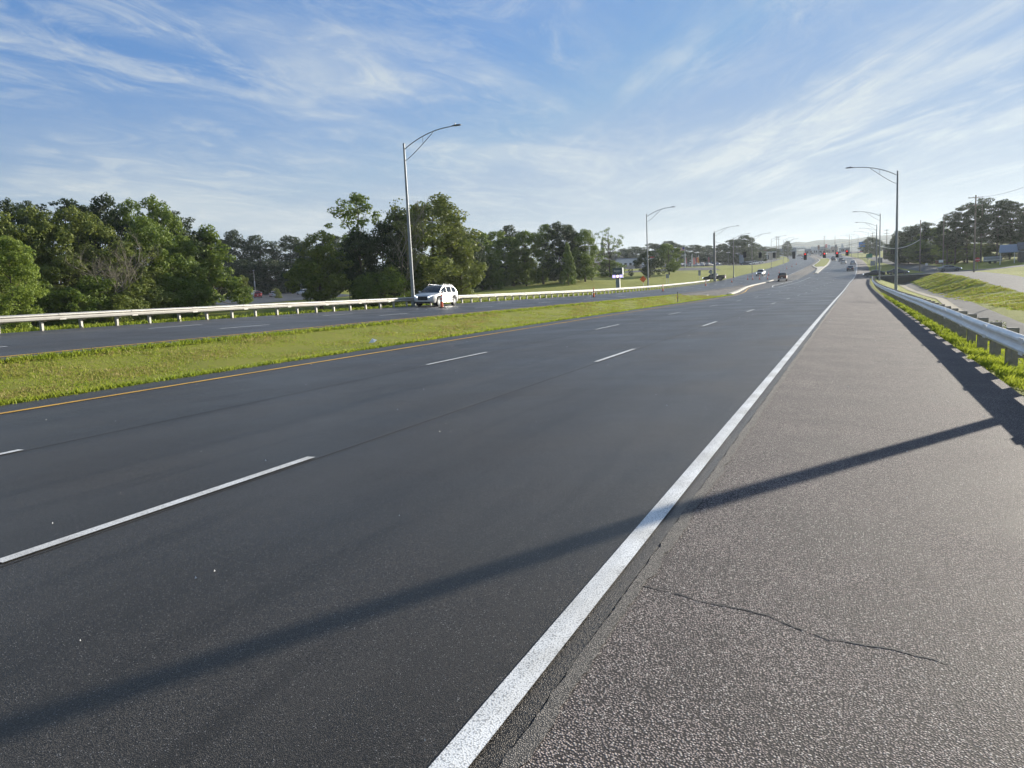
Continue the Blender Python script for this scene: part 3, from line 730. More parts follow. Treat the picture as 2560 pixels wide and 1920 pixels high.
wire('power_line', P3(19.5, 166, 13.6), P3(22.5, 95, 13.8), 1.2, .018, 'wire_black', 'upper power line leaving the frame on the right over the pines', 'power lines')
wire('power_line', P3(19.5, 166, 9.0), P3(22.5, 95, 9.2), 1.6, .022, 'wire_black', 'low thick cable leaving the frame on the right over the house', 'power lines')
wire('power_line', P3(19.5, 232, 13.2), P3(15.5, 300, 12.1), 1.0, .02, 'wire_black', 'power line running on beyond the intersection along the frontage road', 'power lines')
upole(22.5, 95, 14.2, 'utility pole outside the right of the view carrying the cables', True)
wire('power_line', P3(-36, 470, 10.2), P3(12, 420, 13.2), 4.0, .05, 'wire_light', 'pale cable sagging across the highway in the far distance', 'power lines')
wire('power_line', P3(-33, 382, 9.0), P3(12, 400, 8.2), 2.5, .03, 'wire_light', 'thin cable across the highway beyond the island', 'power lines')
A_ = P3(-33.4, 197.5, 9.9); B_ = P3(3.85, 181, 10.6); C_ = P3(13.3, 218, 7.9)
wire('span_wire', A_, P3(3.45, 212, 9.2), 3.0, .03, 'wire_black', 'long wire across the highway carrying the traffic signals')
wire('span_wire', P3(3.45, 212, 7.4), C_, 1.5, .07, 'wire_light', 'bright sagging wire between the right light poles and the wooden corner pole')

# ------------------------------------------------------------------ traffic signals
def signal(x, y, z, n, facing, lit, label, rz=0):
    g = empty('traffic_signal', (x, y, z), rz, label, 'traffic light', 'traffic signals hanging over the intersection')
    hh = .36*n; f_ = -1 if facing else 1
    mb = MB(); mb.box(-.20, .20, -.13, .13, -hh/2, hh/2); o = mb.build('housing', 'black_plastic', g); bv = o.modifiers.new('b', 'BEVEL'); bv.width = .03
    MB().box(-.36, .36, .135*(-f_)-.008, .135*(-f_)+.008, -hh/2-.14, hh/2+.14).build('backplate', 'black_plastic', g)
    a_, b_, sg = (A_, P3(3.45, 212, 9.2), 3.0) if not rz else (P3(3.45, 212, 7.4), C_, 1.5)
    k_ = (x-a_.x)/(b_.x-a_.x); wz = a_.z+(b_.z-a_.z)*k_-sg*4*k_*(1-k_)
    MB().tube([(0, 0, hh/2), (0, 0, max(wz-z, hh/2+.1))], .03, 6).build('hanger', 'black_plastic', g)
    for k in range(n):
        zc = hh/2-.18-.36*k
        mb = MB(); mb.lathe([(0, f_*.15), (.14, f_*.145), (.15, f_*.13)], 14, 'y', (0, 0, zc))
        l_ = mb.build('lamp', 'red_lamp' if (k == 0 and lit) else 'dark_opening', g)
        mb = MB(); vs = []
        for i in range(9):
            a = math.pi*i/8
            for d in (.13, .36): vs.append((.165*math.cos(a), f_*d, zc+.165*math.sin(a)))
        mb.add(vs, [(2*i, 2*i+1, 2*i+3, 2*i+2) for i in range(8)]); mb.build('visor', 'black_plastic', l_)
    return g
SG = [#SIGNALS#
 (-25.02, 200.33, 7.41, 3, False, False, 'black back of the leftmost traffic signal'),
 (-21.51, 201.7, 7.13, 3, False, False, 'black back of the second traffic signal from the left'),
 (-18.32, 202.95, 6.97, 3, False, False, 'black back of the third traffic signal from the left'),
 (-13.84, 204.7, 6.74, 4, False, False, 'long black five lamp signal over the opposite lanes'),
 (-11.27, 205.7, 6.32, 4, True, True, 'red lit traffic signal above the turning lane'),
 (-6.92, 207.41, 6.39, 3, True, True, 'red lit traffic signal above the grass island'),
 (-4.06, 208.52, 6.39, 3, True, True, 'red lit traffic signal over the through lanes'),
 (-1.83, 209.4, 6.72, 3, True, True, 'rightmost red lit traffic signal over the highway'),
 (8.25, 214.07, 6.41, 3, False, False, 'dark signal head facing the side street, left one of the pair', 1.57),
 (8.71, 214.35, 6.39, 3, False, False, 'dark signal head facing the side street, right one of the pair', 1.57)
]
for a in SG: signal(*a)
# ------------------------------------------------------------------ vehicles (local +Y = front, origin on the ground at the centre)
def lerp_k(K, y): return float(np.interp(y, [k[0] for k in K], [k[1] for k in K]))
SPEC = {
 'suv': dict(L=4.6, W=.965, wb=(-1.42, 1.32), wr=.37, zb=.27,
    top=[(-2.3, .92), (-2.22, 1.02), (-1.9, 1.06), (.9, 1.06), (1.5, 1.01), (2.0, .93), (2.22, .82), (2.3, .62)],
    wid=[(-2.3, .86), (-2.15, .93), (-1.4, 1), (1.3, 1), (1.9, .95), (2.18, .86), (2.3, .72)],
    cab=dict(y=(-2.12, -1.72, .18, 1.12), zr=[(-2.12, 1.04), (-2.05, 1.25), (-1.75, 1.56), (-1.2, 1.62), (-.4, 1.65), (.18, 1.60), (.65, 1.36), (1.12, 1.05)], wb=.88, wt=.66, belt=1.03), pill=[(-1.85, -1.15), (-1.08, -.28), (-.20, .78)]),
 'sedan': dict(L=4.7, W=.92, wb=(-1.4, 1.38), wr=.33, zb=.23,
    top=[(-2.35, .80), (-2.28, .95), (-1.9, .98), (.9, .95), (1.5, .90), (2.0, .78), (2.3, .62), (2.35, .5)],
    wid=[(-2.35, .86), (-2.2, .93), (-1.4, 1), (1.3, 1), (1.9, .95), (2.2, .85), (2.35, .70)],
    cab=dict(y=(-1.75, -.95, .15, 1.05), zr=[(-1.75, .98), (-.95, 1.36), (-.5, 1.43), (.15, 1.40), (.6, 1.20), (1.05, .95)], wb=.84, wt=.58, belt=.93), pill=[(-1.35, -.42), (-.36, .72)]),
 'pickup': dict(L=5.6, W=.98, wb=(-1.65, 1.85), wr=.41, zb=.42,
    top=[(-2.8, 1.18), (-2.78, 1.22), (-.75, 1.22), (.95, 1.15), (1.5, 1.14), (2.4, 1.06), (2.7, .95), (2.8, .7)],
    wid=[(-2.8, .95), (-2.6, .97), (-1.4, 1), (1.8, 1), (2.4, .97), (2.7, .90), (2.8, .82)],
    cab=dict(y=(-.85, -.70, .75, 1.45), zr=[(-.85, 1.15), (-.72, 1.80), (-.3, 1.88), (.55, 1.86), (.75, 1.80), (1.1, 1.50), (1.45, 1.12)], wb=.90, wt=.70, belt=1.14), pill=[(-.62, .02), (.10, 1.1)]),
}
def car_geo(kind, hi):
    S = SPEC[kind]; Lh = S['L']/2; W = S['W']; parts = []
    ys = sorted(set([round(y, 3) for y in list(np.linspace(-Lh, Lh, 46 if hi else 18))+[w_+d for w_ in S['wb'] for d in ((-1, -.9, -.75, -.5, 0, .5, .75, .9, 1) if hi else (-1, -.6, 0, .6, 1)) for d in [d*(S['wr']+.07)]]+[-Lh+.04, Lh-.04]]))
    fr = [0, 0, .10, .28, .52, .80, .93, 1.0, 1.0]
    xx = [0, .90, .975, 1.0, 1.0, .985, .955, .86, 0]
    mb = MB(); n = len(fr)
    for y in ys:
        zt = lerp_k(S['top'], y); wd = W*lerp_k(S['wid'], y); zb = S['zb']+.10*max(0, abs(y)-Lh+.25)/.25
        for w_ in S['wb']:
            q = (S['wr']+.07)**2-(y-w_)**2
            if q > 0: zb = max(zb, S['wr']+math.sqrt(q)*.96)
        zb = min(zb, zt-.12)
        for sgn in (-1, 1):
            for k in range(n):
                z = zb+(zt-zb)*fr[k]+(.03 if k == n-1 else 0)
                mb.v.append((sgn*wd*xx[k], y, z))
    for i in range(len(ys)-1):
        for sg in range(2):
            for k in range(n-1):
                a = (i*2+sg)*n+k; b_ = a+1; c_ = ((i+1)*2+sg)*n+k+1; d = c_-1
                mb.f.append((a, b_, c_, d) if sg == 1 else (d, c_, b_, a)); mb.mi.append(0)
    for i, fl_ in ((0, 0), (len(ys)-1, 1)):
        for sg in range(2):
            f_ = tuple((i*2+sg)*n+k for k in range(n)); mb.f.append(f_ if (sg == 1) != bool(fl_) else f_[::-1]); mb.mi.append(0)
    parts.append(('body', mb, 'PAINT', None, 38))
    if kind == 'pickup':  # open bed: dark inner box
        mb = MB(); mb.box(-.74, .74, -2.66, -.92, 1.20, 1.262); parts.append(('bed', mb, 'black_plastic', None, None))
        mb = MB()
        for x0, x1, y0, y1 in ((-.96, -.80, -2.78, -.86), (.80, .96, -2.78, -.86), (-.80, .80, -2.78, -2.70)): mb.box(x0, x1, y0, y1, 1.20, 1.33)
        parts.append(('bed_rail', mb, 'PAINT', None, None))
    C_ = S['cab']; y0, y3 = C_['y'][0], C_['y'][3]; zm = max(k[1] for k in C_['zr'])
    def cp(y, u, sgn=1):  # u 0..1 side, 1..2 across the top
        zr = lerp_k(C_['zr'], y); t_ = (zr-C_['belt'])/(zm-C_['belt']); t_ = max(t_, 0)
        wt = C_['wb']+(C_['wt']-C_['wb'])*t_
        if u <= 1: return (sgn*(C_['wb']+(wt-C_['wb'])*u), y, C_['belt']-.02+(zr-C_['belt']+.02-.03*t_)*u)
        v = u-1; return (sgn*wt*(1-v), y, zr-.03*t_+.05*t_*math.sin(v*math.pi/2))
    cy = sorted(set([round(v, 3) for v in list(np.linspace(y0, y3, 24 if hi else 9))+list(C_['y'])])); us = [0, .5, .9, 1.0, 1.12, 1.5, 2.0]
    mb = MB(); n = len(us)
    for y in cy:
        for sgn in (-1, 1):
            for u in us: mb.v.append(cp(y, u, sgn))
    for i in range(len(cy)-1):
        for sg in range(2):
            for k in range(n-1):
                a = (i*2+sg)*n+k; c_ = ((i+1)*2+sg)*n+k+1; mb.f.append((a, a+1, c_, c_-1) if sg == 1 else (c_-1, c_, a+1, a)); mb.mi.append(0)
    parts.append(('cabin', mb, 'PAINT', None, 40))
    def panel(ya, yb, ua, ub, both, off, nm):
        for sgn in ((1, -1) if both else (1,)):
            mb = MB(); ny, nu = 6, 5
            for i in range(ny+1):
                y = ya+(yb-ya)*i/ny
                for j in range(nu+1):
                    if both:
                        p = Vector(cp(y, ua+(ub-ua)*j/nu, sgn)); mb.v.append((p.x+sgn*off, p.y, p.z))
                    else:
                        v = -1+2*j/nu; p = Vector(cp(y, 2-abs(v)*(2-ua), 1 if v >= 0 else -1)); fwd = 1 if y > 0 else -1
                        mb.v.append((p.x, p.y+fwd*off*.7, p.z+off))
            for i in range(ny):
                for j in range(nu): a = i*(nu+1)+j; mb.f.append((a, a+1, a+nu+2, a+nu+1)); mb.mi.append(0)
            parts.append((nm, mb, 'car_glass', None, None))
    panel(C_['y'][2]+.06, y3-.05, 1.05, 2, False, .012, 'windshield')
    panel(y0+.05, C_['y'][1]-.02, 1.05, 2, False, .012, 'rear_window')
    for a, b_ in S['pill']: panel(a, b_, .10, .86, True, .010, 'side_window')
    zf = lerp_k(S['top'], Lh-.1)
    if kind == 'suv':
        mb = MB(); mb.box(-.42, .42, Lh-.09, Lh+.015, .50, .80); parts.append(('grille', mb, 'GRILLE', None, None))
        for sgn in (-1, 1):
            mb = MB(); mb.add([(sgn*.46, Lh+.01, .70), (sgn*.80, Lh-.13, .74), (sgn*.86, Lh-.35, .84), (sgn*.84, Lh-.32, .90), (sgn*.74, Lh-.10, .86), (sgn*.46, Lh+.005, .79),
                                  (sgn*.46, Lh-.1, .70), (sgn*.80, Lh-.25, .74), (sgn*.80, Lh-.45, .84), (sgn*.76, Lh-.45, .90), (sgn*.70, Lh-.25, .86), (sgn*.46, Lh-.1, .79)],
                                 [(0, 1, 2, 3, 4, 5), (0, 6, 7, 1), (1, 7, 8, 2), (2, 8, 9, 3), (3, 9, 10, 4), (4, 10, 11, 5), (5, 11, 6, 0)]); parts.append(('headlight', mb, 'headlight', None, None))
        mb = MB(); mb.box(-.72, .72, Lh-.12, Lh+.02, .24, .40); parts.append(('lower_bumper', mb, 'black_plastic', None, None))
        for sgn in (-1, 1):
            mb = MB(); mb.tube([(sgn*.62, y, z) for y, z in ((-1.75, 1.60), (-1.6, 1.68), (0, 1.71), (.2, 1.66))], .022, 6); parts.append(('roof_rail', mb, 'chrome', None, None))
            mb = MB(); mb.box(min(sgn*.955, sgn*.985), max(sgn*.955, sgn*.985), -1.0, .92, .30, .36); parts.append(('sill', mb, 'chrome', None, None))
            for yy, zz_ in ((-.55, .86), (.36, .86)):
                mb = MB(); mb.box(min(sgn*.955, sgn*.99), max(sgn*.955, sgn*.99), yy-.1, yy+.1, zz_-.015, zz_+.015); parts.append(('door_handle', mb, 'chrome', None, None))
            for yy in (-1.1, -.24, .82):
                mb = MB(); mb.box(min(sgn*.962, sgn*.967), max(sgn*.962, sgn*.967), yy-.006, yy+.006, .38, 1.0); parts.append(('door_gap', mb, 'black_plastic', None, None))
    elif kind == 'sedan':
        mb = MB(); mb.box(-.5, .5, Lh-.08, Lh+.012, .34, .50); parts.append(('grille', mb, 'black_plastic', None, None))
        for sgn in (-1, 1):
            mb = MB(); mb.box(min(sgn*.48, sgn*.78), max(sgn*.48, sgn*.78), Lh-.22, Lh-.03, .54, .66); parts.append(('headlight', mb, 'headlight', None, None))
    else:
        mb = MB(); mb.box(-.62, .62, Lh-.09, Lh+.015, .62, .95); parts.append(('grille', mb, 'black_plastic', None, None))
        for sgn in (-1, 1):
            mb = MB(); mb.box(min(sgn*.64, sgn*.88), max(sgn*.64, sgn*.88), Lh-.16, Lh-.01, .74, .94); parts.append(('headlight', mb, 'headlight', None, None))
        mb = MB(); mb.box(-.9, .9, Lh-.1, Lh+.06, .42, .58); mb.box(-.9, .9, -Lh-.06, -Lh+.1, .48, .64); parts.append(('bumper', mb, 'chrome', None, None))
    zt = {'suv': .82, 'sedan': .76, 'pickup': .92}[kind]
    for sgn in (-1, 1):
        xw = {'suv': .80, 'sedan': .76, 'pickup': .90}[kind]
        mb = MB(); mb.box(min(sgn*(xw-.26), sgn*xw), max(sgn*(xw-.26), sgn*xw), -Lh-.015, -Lh+.16, zt-.08, zt+.10 if kind != 'pickup' else zt+.22); parts.append(('taillight', mb, 'taillight', None, None))
        mb = MB(); ym = C_['y'][3]-.28; mb.tube([(sgn*.84, ym, C_['belt']+.04), (sgn*.98, ym+.02, C_['belt']+.07)], .03, 6); mb.lathe([(0, -.06), (.07, -.055), (.095, .0), (.08, .06), (0, .075)], 10, 'y', (sgn*1.03, ym+.02, C_['belt']+.10)); parts.append(('mirror', mb, 'PAINT', None, None))
    mb = MB(); mb.box(-.16, .16, -Lh-.03, -Lh+.02, zt-.16, zt-.02); parts.append(('licence_plate', mb, 'sign_white', None, None))
    for y in S['wb']:
        for sgn in (-1, 1):
            r = S['wr']; xo = S['W']-.02; mb = MB()
            mb.lathe([(r*.62, sgn*(xo-.22)), (r*.95, sgn*(xo-.22)), (r, sgn*(xo-.19)), (r, sgn*(xo-.03)), (r*.96, sgn*xo), (r*.66, sgn*(xo-.005))], 22 if hi else 12, 'x', (0, y, r)); parts.append(('wheel', mb, 'rubber', None, None))
            wi = len(parts)-1; mb = MB()
            mb.lathe([(r*.66, sgn*(xo-.01)), (r*.60, sgn*(xo-.05)), (0, sgn*(xo-.07))], 20 if hi else 10, 'x', (0, y, r), 1)
            if hi:
                for k in range(10):
                    a = 2*math.pi*k/10; ca, sa = math.cos(a), math.sin(a); q = []
                    for (rr, ww) in ((r*.12, .028), (r*.64, .022)):
                        for s2 in (-1, 1): q.append((sgn*(xo-.02), y+rr*ca-s2*ww*sa, r+rr*sa+s2*ww*ca))
                    mb.add(q+[(p[0]-sgn*.03, p[1], p[2]) for p in q], [(0, 1, 3, 2), (0, 2, 6, 4), (1, 3, 7, 5)], 0)
                mb.lathe([(r*.15, sgn*(xo-.05)), (r*.13, sgn*(xo-.012)), (0, sgn*(xo-.01))], 12, 'x', (0, y, r), 0)
            parts.append(('rim', mb, 'RIM', wi, None))
    return parts
CARC = {}
def car(kind, xr, s, heading, color, label, hi=False, group=None, cat='car', name=None, xy=None, dz=0.0, split=True):
    """heading: angle of the nose, 0 = +Y, counter-clockwise"""
    x, y = xy if xy else (xr+cc(s), s)
    hd = R_(heading); f_ = Vector((-math.sin(hd), math.cos(hd))); Lr = 1.4
    zf, zb = H(x+f_.x*Lr, y+f_.y*Lr), H(x-f_.x*Lr, y-f_.y*Lr); sd_ = Vector((f_.y, -f_.x))
    zl_, zr_ = H(x-sd_.x*.8, y-sd_.y*.8), H(x+sd_.x*.8, y+sd_.y*.8)
    nm = name or {'suv': 'suv', 'sedan': 'sedan', 'pickup': 'pickup_truck'}[kind]
    loc = (x, y, (zf+zb)/2+.02+dz); rot = (math.atan2(zf-zb, 2*Lr), -math.atan2(zr_-zl_, 1.6), hd)
    key = (kind, hi, split)
    def mats_for(m_):
        if m_ == 'RIM': return ['sign_back', 'lamp_grey']
        if m_ == 'GRILLE': return ['black_plastic']
        return ['car_white'] if m_ == 'PAINT' else [m_]
    if split:
        g = empty(nm, loc, 0, label, cat, group); g.rotation_euler = rot
        if key not in CARC:
            CARC[key] = []
            for (pn, mb, m_, par, sh) in car_geo(kind, hi):
                me = mb.mesh(pn, mats_for(m_), True); me.set_sharp_from_angle(angle=R_(sh or 30)); CARC[key].append((pn, me, m_, par))
        obs = []
        for (pn, me, m_, par) in CARC[key]:
            o = bpy.data.objects.new(pn, me); COL.objects.link(o); o.parent = g if par is None else obs[par]; obs.append(o)
            if m_ == 'PAINT': setmat(o, 0, 'car_'+color)
    else:
        if key not in CARC:
            order = ['PAINT', 'car_glass', 'rubber', 'RIM', 'black_plastic', 'GRILLE', 'headlight', 'taillight', 'chrome', 'sign_white']; mb = MB()
            for (pn, m2, m_, par, sh) in car_geo(kind, False): mb.add(m2.v, m2.f, order.index(m_))
            me = mb.mesh('parked_car', ['car_white', 'car_glass', 'rubber', 'chrome', 'black_plastic', 'black_plastic', 'headlight', 'taillight', 'chrome', 'sign_white'], True); me.set_sharp_from_angle(angle=R_(32)); CARC[key] = me
        g = bpy.data.objects.new(nm, CARC[key]); COL.objects.link(g); g.location = loc; g.rotation_euler = rot; setmat(g, 0, 'car_'+color); tag(g, label, cat, group)
    return g
car('suv', 0, 0, 182, 'white', 'white suv coming towards us past the guardrail behind an orange marker', True, xy=(-30.75, 54.35))
G1 = 'vehicles driving on the highway'
car('pickup', -16.1, 187.5, 2, 'brown', 'brown pickup truck waiting in the left turning lane', False, G1)
car('pickup', -26.3, 233, 178, 'white', 'white pickup truck coming towards us on the opposite lanes', False, G1)
car('sedan', -2.8, 239, 0, 'black', 'dark sedan nearest to us in the right hand lane', False, G1)
car('sedan', -2.5, 316, 0, 'silver', 'silver sedan in the right lane ahead of the nearest dark sedan', False, G1)
car('suv', -5.9, 332, 0, 'white', 'white suv driving away in the middle lane', False, G1)
car('suv', -6.9, 372, 0, 'grey', 'grey suv just ahead of the white suv in the middle lane', False, G1)
car('sedan', -9.9, 404, 0, 'black', 'black car on the left lane beside the grass island', False, G1)
car('suv', -10.3, 440, 0, 'grey', 'grey suv ahead of the black car beside the grass island', False, G1)
car('suv', -4.4, 497, 4, 'silver', 'silver suv far ahead near the crest of the road', False, G1)
car('suv', -9.0, 590, 8, 'grey', 'small grey vehicle at the crest of the highway', False, G1)
car('pickup', -11.0, 648, 8, 'black', 'small dark vehicle left of centre at the crest', False, G1)
car('suv', -24.3, 520, 184, 'white', 'small white vehicle coming down the far opposite lanes', False, G1)
car('sedan', -6.3, 640, 8, 'grey', 'faint grey vehicle at the very top of the road', False, G1)
G2 = 'cars on the side street and frontage road'
car('sedan', 2.9, 197, 88, 'black', 'black sedan entering the highway from the side street behind the guardrail end', False, G2)
car('sedan', 7.9, 200.5, -92, 'navy', 'dark sedan on the side street right of the black one', False, G2)
car('sedan', 18.2, 199, -83, 'grey', 'silver grey sedan on the side street at the right under a small white sign', False, G2)
car('pickup', -34.2, 203, 88, 'black', 'black pickup truck standing across behind the thick signal pole', False)
# left car park seen under the trees
G3 = 'cars parked beyond the left guardrail under the trees'
for k, xy, hd, c_, lb, dz in (('pickup', (-159.5, 176), 60, 'white', 'white pickup truck behind the red car in the left car park', 0), ('suv', (-150.2, 166.5), 40, 'red', 'red suv beside the lamp post in the left car park', 0),
    ('suv', (-146.5, 168.5), 48, 'white', 'white suv right of the red one in the left car park', 0), ('suv', (-146.5, 181), 70, 'silver', 'silver suv behind the small bush in the left car park', 0),
    ('suv', (-133.5, 167), 50, 'white', 'white suv right of the small bush, left one of three', 0), ('suv', (-130.6, 167), 50, 'white', 'white suv right of the small bush, middle one of three', 0), ('suv', (-127.9, 167), 50, 'white', 'white suv right of the small bush, right one of three', 0),
    ('pickup', (-137.5, 183), 35, 'white', 'white pickup truck at the edge of the leafy tree in the left car park', 0), ('sedan', (-158, 168), 60, 'silver', 'pale sedan half hidden by the pointed tree in the left car park', 0)):
    car(k, 0, 0, hd, c_, lb, False, G3, xy=xy, split=True)
# silver row at the lawn edge, dealer rows behind
r3 = random.Random(12)
G4 = 'cars parked in the row along the far lawn edge'
names4 = ['first', 'second', 'third', 'fourth', 'fifth', 'sixth', 'seventh', 'eighth', 'ninth', 'tenth', 'eleventh', 'twelfth', 'thirteenth', 'fourteenth', 'fifteenth', 'sixteenth', 'seventeenth', 'eighteenth']
cl4 = ['navy', 'silver', 'grey', 'silver', 'silver', 'white', 'silver', 'silver', 'grey', 'silver', 'white', 'silver', 'white', 'black', 'white', 'grey', 'silver', 'silver']
for i, c_ in enumerate(cl4):
    s = 374+i*9.2; car(r3.choice(['suv', 'sedan', 'suv']), -48.0-.2*(i % 3), s, -62, c_, names4[i]+' car from the near end of the row along the far lawn edge, '+c_.replace('navy', 'dark blue'), False, G4, split=False)
G5 = 'cars parked in the dealer lot beyond the lawn'
cols5 = ['white', 'silver', 'white', 'grey', 'black', 'silver', 'white', 'blue', 'silver', 'red', 'white', 'silver', 'black', 'white']
for row, (p, q, n) in enumerate((((-90, 360), (-60, 356), 13), ((-96, 372), (-62, 384), 13), ((-98, 392), (-66, 416), 12), ((-84, 430), (-58, 440), 9))):
    for i in range(n):
        c_ = cols5[(i*5+row*3) % 14]; t_ = i/(n-1); car(r3.choice(['suv', 'sedan', 'suv', 'pickup']), 0, 0, -25+r3.uniform(-3, 3), c_, c_+' vehicle in row '+['one', 'two', 'three', 'four'][row]+' of the dealer lot, '+(names4[i])+' from the left', False, G5, xy=(p[0]+(q[0]-p[0])*t_, p[1]+(q[1]-p[1])*t_), split=False)
G6 = 'cars in the far commercial lots at the horizon'
for i in range(12):
    c_ = cols5[i]; car(r3.choice(['suv', 'sedan']), 0, 0, r3.uniform(0, 180), c_, 'tiny '+c_+' vehicle in the far commercial lots at the horizon, '+names4[i]+' from the left', False, G6, xy=(-70+i*8.2+r3.uniform(-2, 2), 628+r3.uniform(-8, 12)), split=False)

# ------------------------------------------------------------------ channelisers (orange markers)
def marker(xr, s, label):
    g = empty('traffic_marker', base_at(xr, s, .017), rnd.uniform(0, 6), label, 'traffic marker', 'orange traffic markers on the opposite lanes')
    if not CARC.get('mk'):
        a = MB(); a.lathe([(0, 0), (.30, 0), (.31, .02), (.28, .045), (.12, .05), (0, .05)], 8)
        b_ = MB(); b_.lathe([(.105, .05), (.085, .45), (.06, .92), (.035, .98), (.035, 1.04), (.045, 1.07), (.02, 1.10), (0, 1.10)], 18)
        c_ = MB()
        c_.lathe([(.0855, .47), (.079, .60)], 18); c_.lathe([(.074, .70), (.067, .82)], 18)
        CARC['mk'] = [('base', a.mesh('base', ['rubber'])), ('post', b_.mesh('post', ['cone_orange'], True)), ('reflective_band', c_.mesh('reflective_band', ['reflective_white'], True))]
    for n_, me in CARC['mk']:
        o = bpy.data.objects.new(n_, me); COL.objects.link(o); o.parent = g
mk = [(-27.89, 50.1), (-27.61, 85.6), (-27.49, 120.0), (-28.3, 160.6), (-27.24, 186.5), (-26.1, 204.2), (-25.05, 205.6), (-23.4, 205.8), (-21.5, 206.1), (-24.4, 235.7), (-23.3, 255.1), (-24.6, 301), (-25.0, 333), (-25.3, 369)]
ml = ['orange marker in front of the white suv', 'orange marker left of the mall sign, second from the camera', 'orange marker in front of the light pole right of the mall sign', 'orange marker at the end of the left guardrail', 'orange marker past the thick signal pole', 'leftmost of the four orange markers across the opening', 'second of the four orange markers across the opening', 'third of the four orange markers across the opening', 'rightmost of the four orange markers across the opening', 'orange marker right of the oncoming white pickup', 'orange marker beyond the brown pickup', 'third last orange marker up the hill', 'second last orange marker up the hill', 'farthest orange marker up the hill']
for (a, b_), l_ in zip(mk, ml): marker(a, b_, l_)
# ------------------------------------------------------------------ trees
def leaf_mesh(name, centers, rads, per, size, seed, flat=.75, up_bias=.25, aspect=.62):
    g = np.random.default_rng(seed); V = []; n = 0
    for c, r, k in zip(centers, rads, per):
        d = g.normal(size=(k, 3)); d /= np.linalg.norm(d, axis=1)[:, None]
        rr = r*(g.uniform(.35, 1, k)**.45)[:, None]; p = d*rr; p[:, 2] *= flat; p += np.array(c)
        nr = d+g.normal(size=(k, 3))*.55; nr[:, 2] += up_bias; nr /= np.linalg.norm(nr, axis=1)[:, None]
        a = np.cross(nr, g.normal(size=(k, 3))); a /= np.linalg.norm(a, axis=1)[:, None]; b_ = np.cross(nr, a)
        s = (size*g.uniform(.55, 1.35, k))[:, None]
        V.append(np.stack([p-a*s, p-b_*s*aspect, p+a*s, p+b_*s*aspect], 1).reshape(-1, 3)); n += k
    V = np.concatenate(V); me = bpy.data.meshes.new(name); me.vertices.add(len(V)); me.vertices.foreach_set('co', V.ravel().astype(np.float32))
    me.loops.add(n*4); me.loops.foreach_set('vertex_index', np.arange(n*4, dtype=np.int32)); me.polygons.add(n)
    me.polygons.foreach_set('loop_start', np.arange(0, n*4, 4, dtype=np.int32)); me.polygons.foreach_set('loop_total', np.full(n, 4, np.int32)); me.update(); me.validate()
    me.materials.append(MATS['leaf_mid']); return me
def trunk_mesh(H_, r0, limbs, seed, lean=.02, top=.8, mat='bark'):
    r = random.Random(seed); mb = MB(); pts = []; x = y = 0
    for i in range(8):
        t_ = i/7*top; pts.append((x, y, t_*H_-(.3 if i == 0 else 0))); x += r.uniform(-1, 1)*lean*H_*.3; y += r.uniform(-1, 1)*lean*H_*.3
    mb.tube(pts, [r0*1.35]+[r0*(1-.11*i) for i in range(1, 8)], 8)
    for (p, rr) in limbs:
        p = Vector(p); h0 = max(.12*H_, min(p.z*.72-.3, H_*top*.95)); k = h0/(H_*top)*7; i = min(6, int(k)); a = Vector(pts[i]).lerp(Vector(pts[i+1]), k-i)
        m_ = a.lerp(p, .55)+Vector((r.uniform(-.3, .3), r.uniform(-.3, .3), -.08*(p-a).length))
        mb.tube([a, m_, p], [rr, rr*.6, rr*.22], 5)
    me = mb.mesh('trunk', [mat], True); return me
PROTO = {}
def crown_pts(H_, W_, prof, n, cr, seed, hollow=.45, skew=0):
    r = random.Random(seed); out = []; t0, t1 = prof[0][0], prof[-1][0]; lob = [r.uniform(0, 6.28) for _ in range(4)]
    tries = 0
    while len(out) < n and tries < n*30:
        tries += 1; t_ = r.uniform(t0, t1); rad = lerp_k(prof, t_)
        if r.random() > (rad/max(p[1] for p in prof))**1.0+.12: continue
        ph = r.uniform(0, 6.28); mod = 1+.20*math.sin(2*ph+lob[0]+3*t_)+.16*math.sin(3*ph+lob[1]-5*t_)+.10*math.sin(7*t_*3+lob[2])
        q = W_/2*rad*mod*(hollow+(1-hollow)*math.sqrt(r.random())) if r.random() < .8 else W_/2*rad*r.random()*.6
        out.append(((q*math.cos(ph), q*math.sin(ph), H_*t_), cr*r.uniform(.6, 1.25)))
    return out
def proto(key, H_, W_, prof, n, cr, per, size, r0, top, seed, limbn=10, hollow=.5, flat=.75, tmat='bark'):
    cp_ = crown_pts(H_, W_, prof, n, cr, seed, hollow)
    P_ = np.array([c for c, r in cp_]); D_ = np.linalg.norm(P_[:, None]-P_[None], axis=2); D_.sort(axis=1)
    cp_ = [q for q, d in zip(cp_, D_[:, 2]) if d < cr*(1.75 if key[0] in 'bscrg' else 3.0)]
    me = leaf_mesh('crown', [c for c, r in cp_], [r for c, r in cp_], [int(per*(r/cr)**1.6)+6 for c, r in cp_], size, seed, flat)
    r = random.Random(seed); ls = sorted(r.sample(cp_, min(limbn, len(cp_))), key=lambda q: q[0][2])
    PROTO[key] = (H_, W_, me, trunk_mesh(H_, r0, [(c, r0*r.uniform(.25, .42)) for c, _ in ls], seed, top=top, mat=tmat))
BP = [(.08, .30), (.18, .72), (.35, .98), (.55, 1.0), (.72, .9), (.86, .72), (.95, .46), (1.0, .2)]
for i in range(4): proto('b%d' % i, 14, 8, BP if i % 2 else [(.05, .4), (.2, .85), (.4, 1), (.6, .9), (.75, .78), (.88, .6), (1.0, .25)], 150, .95, 130, .155, .20, .8, 20+i, 14)
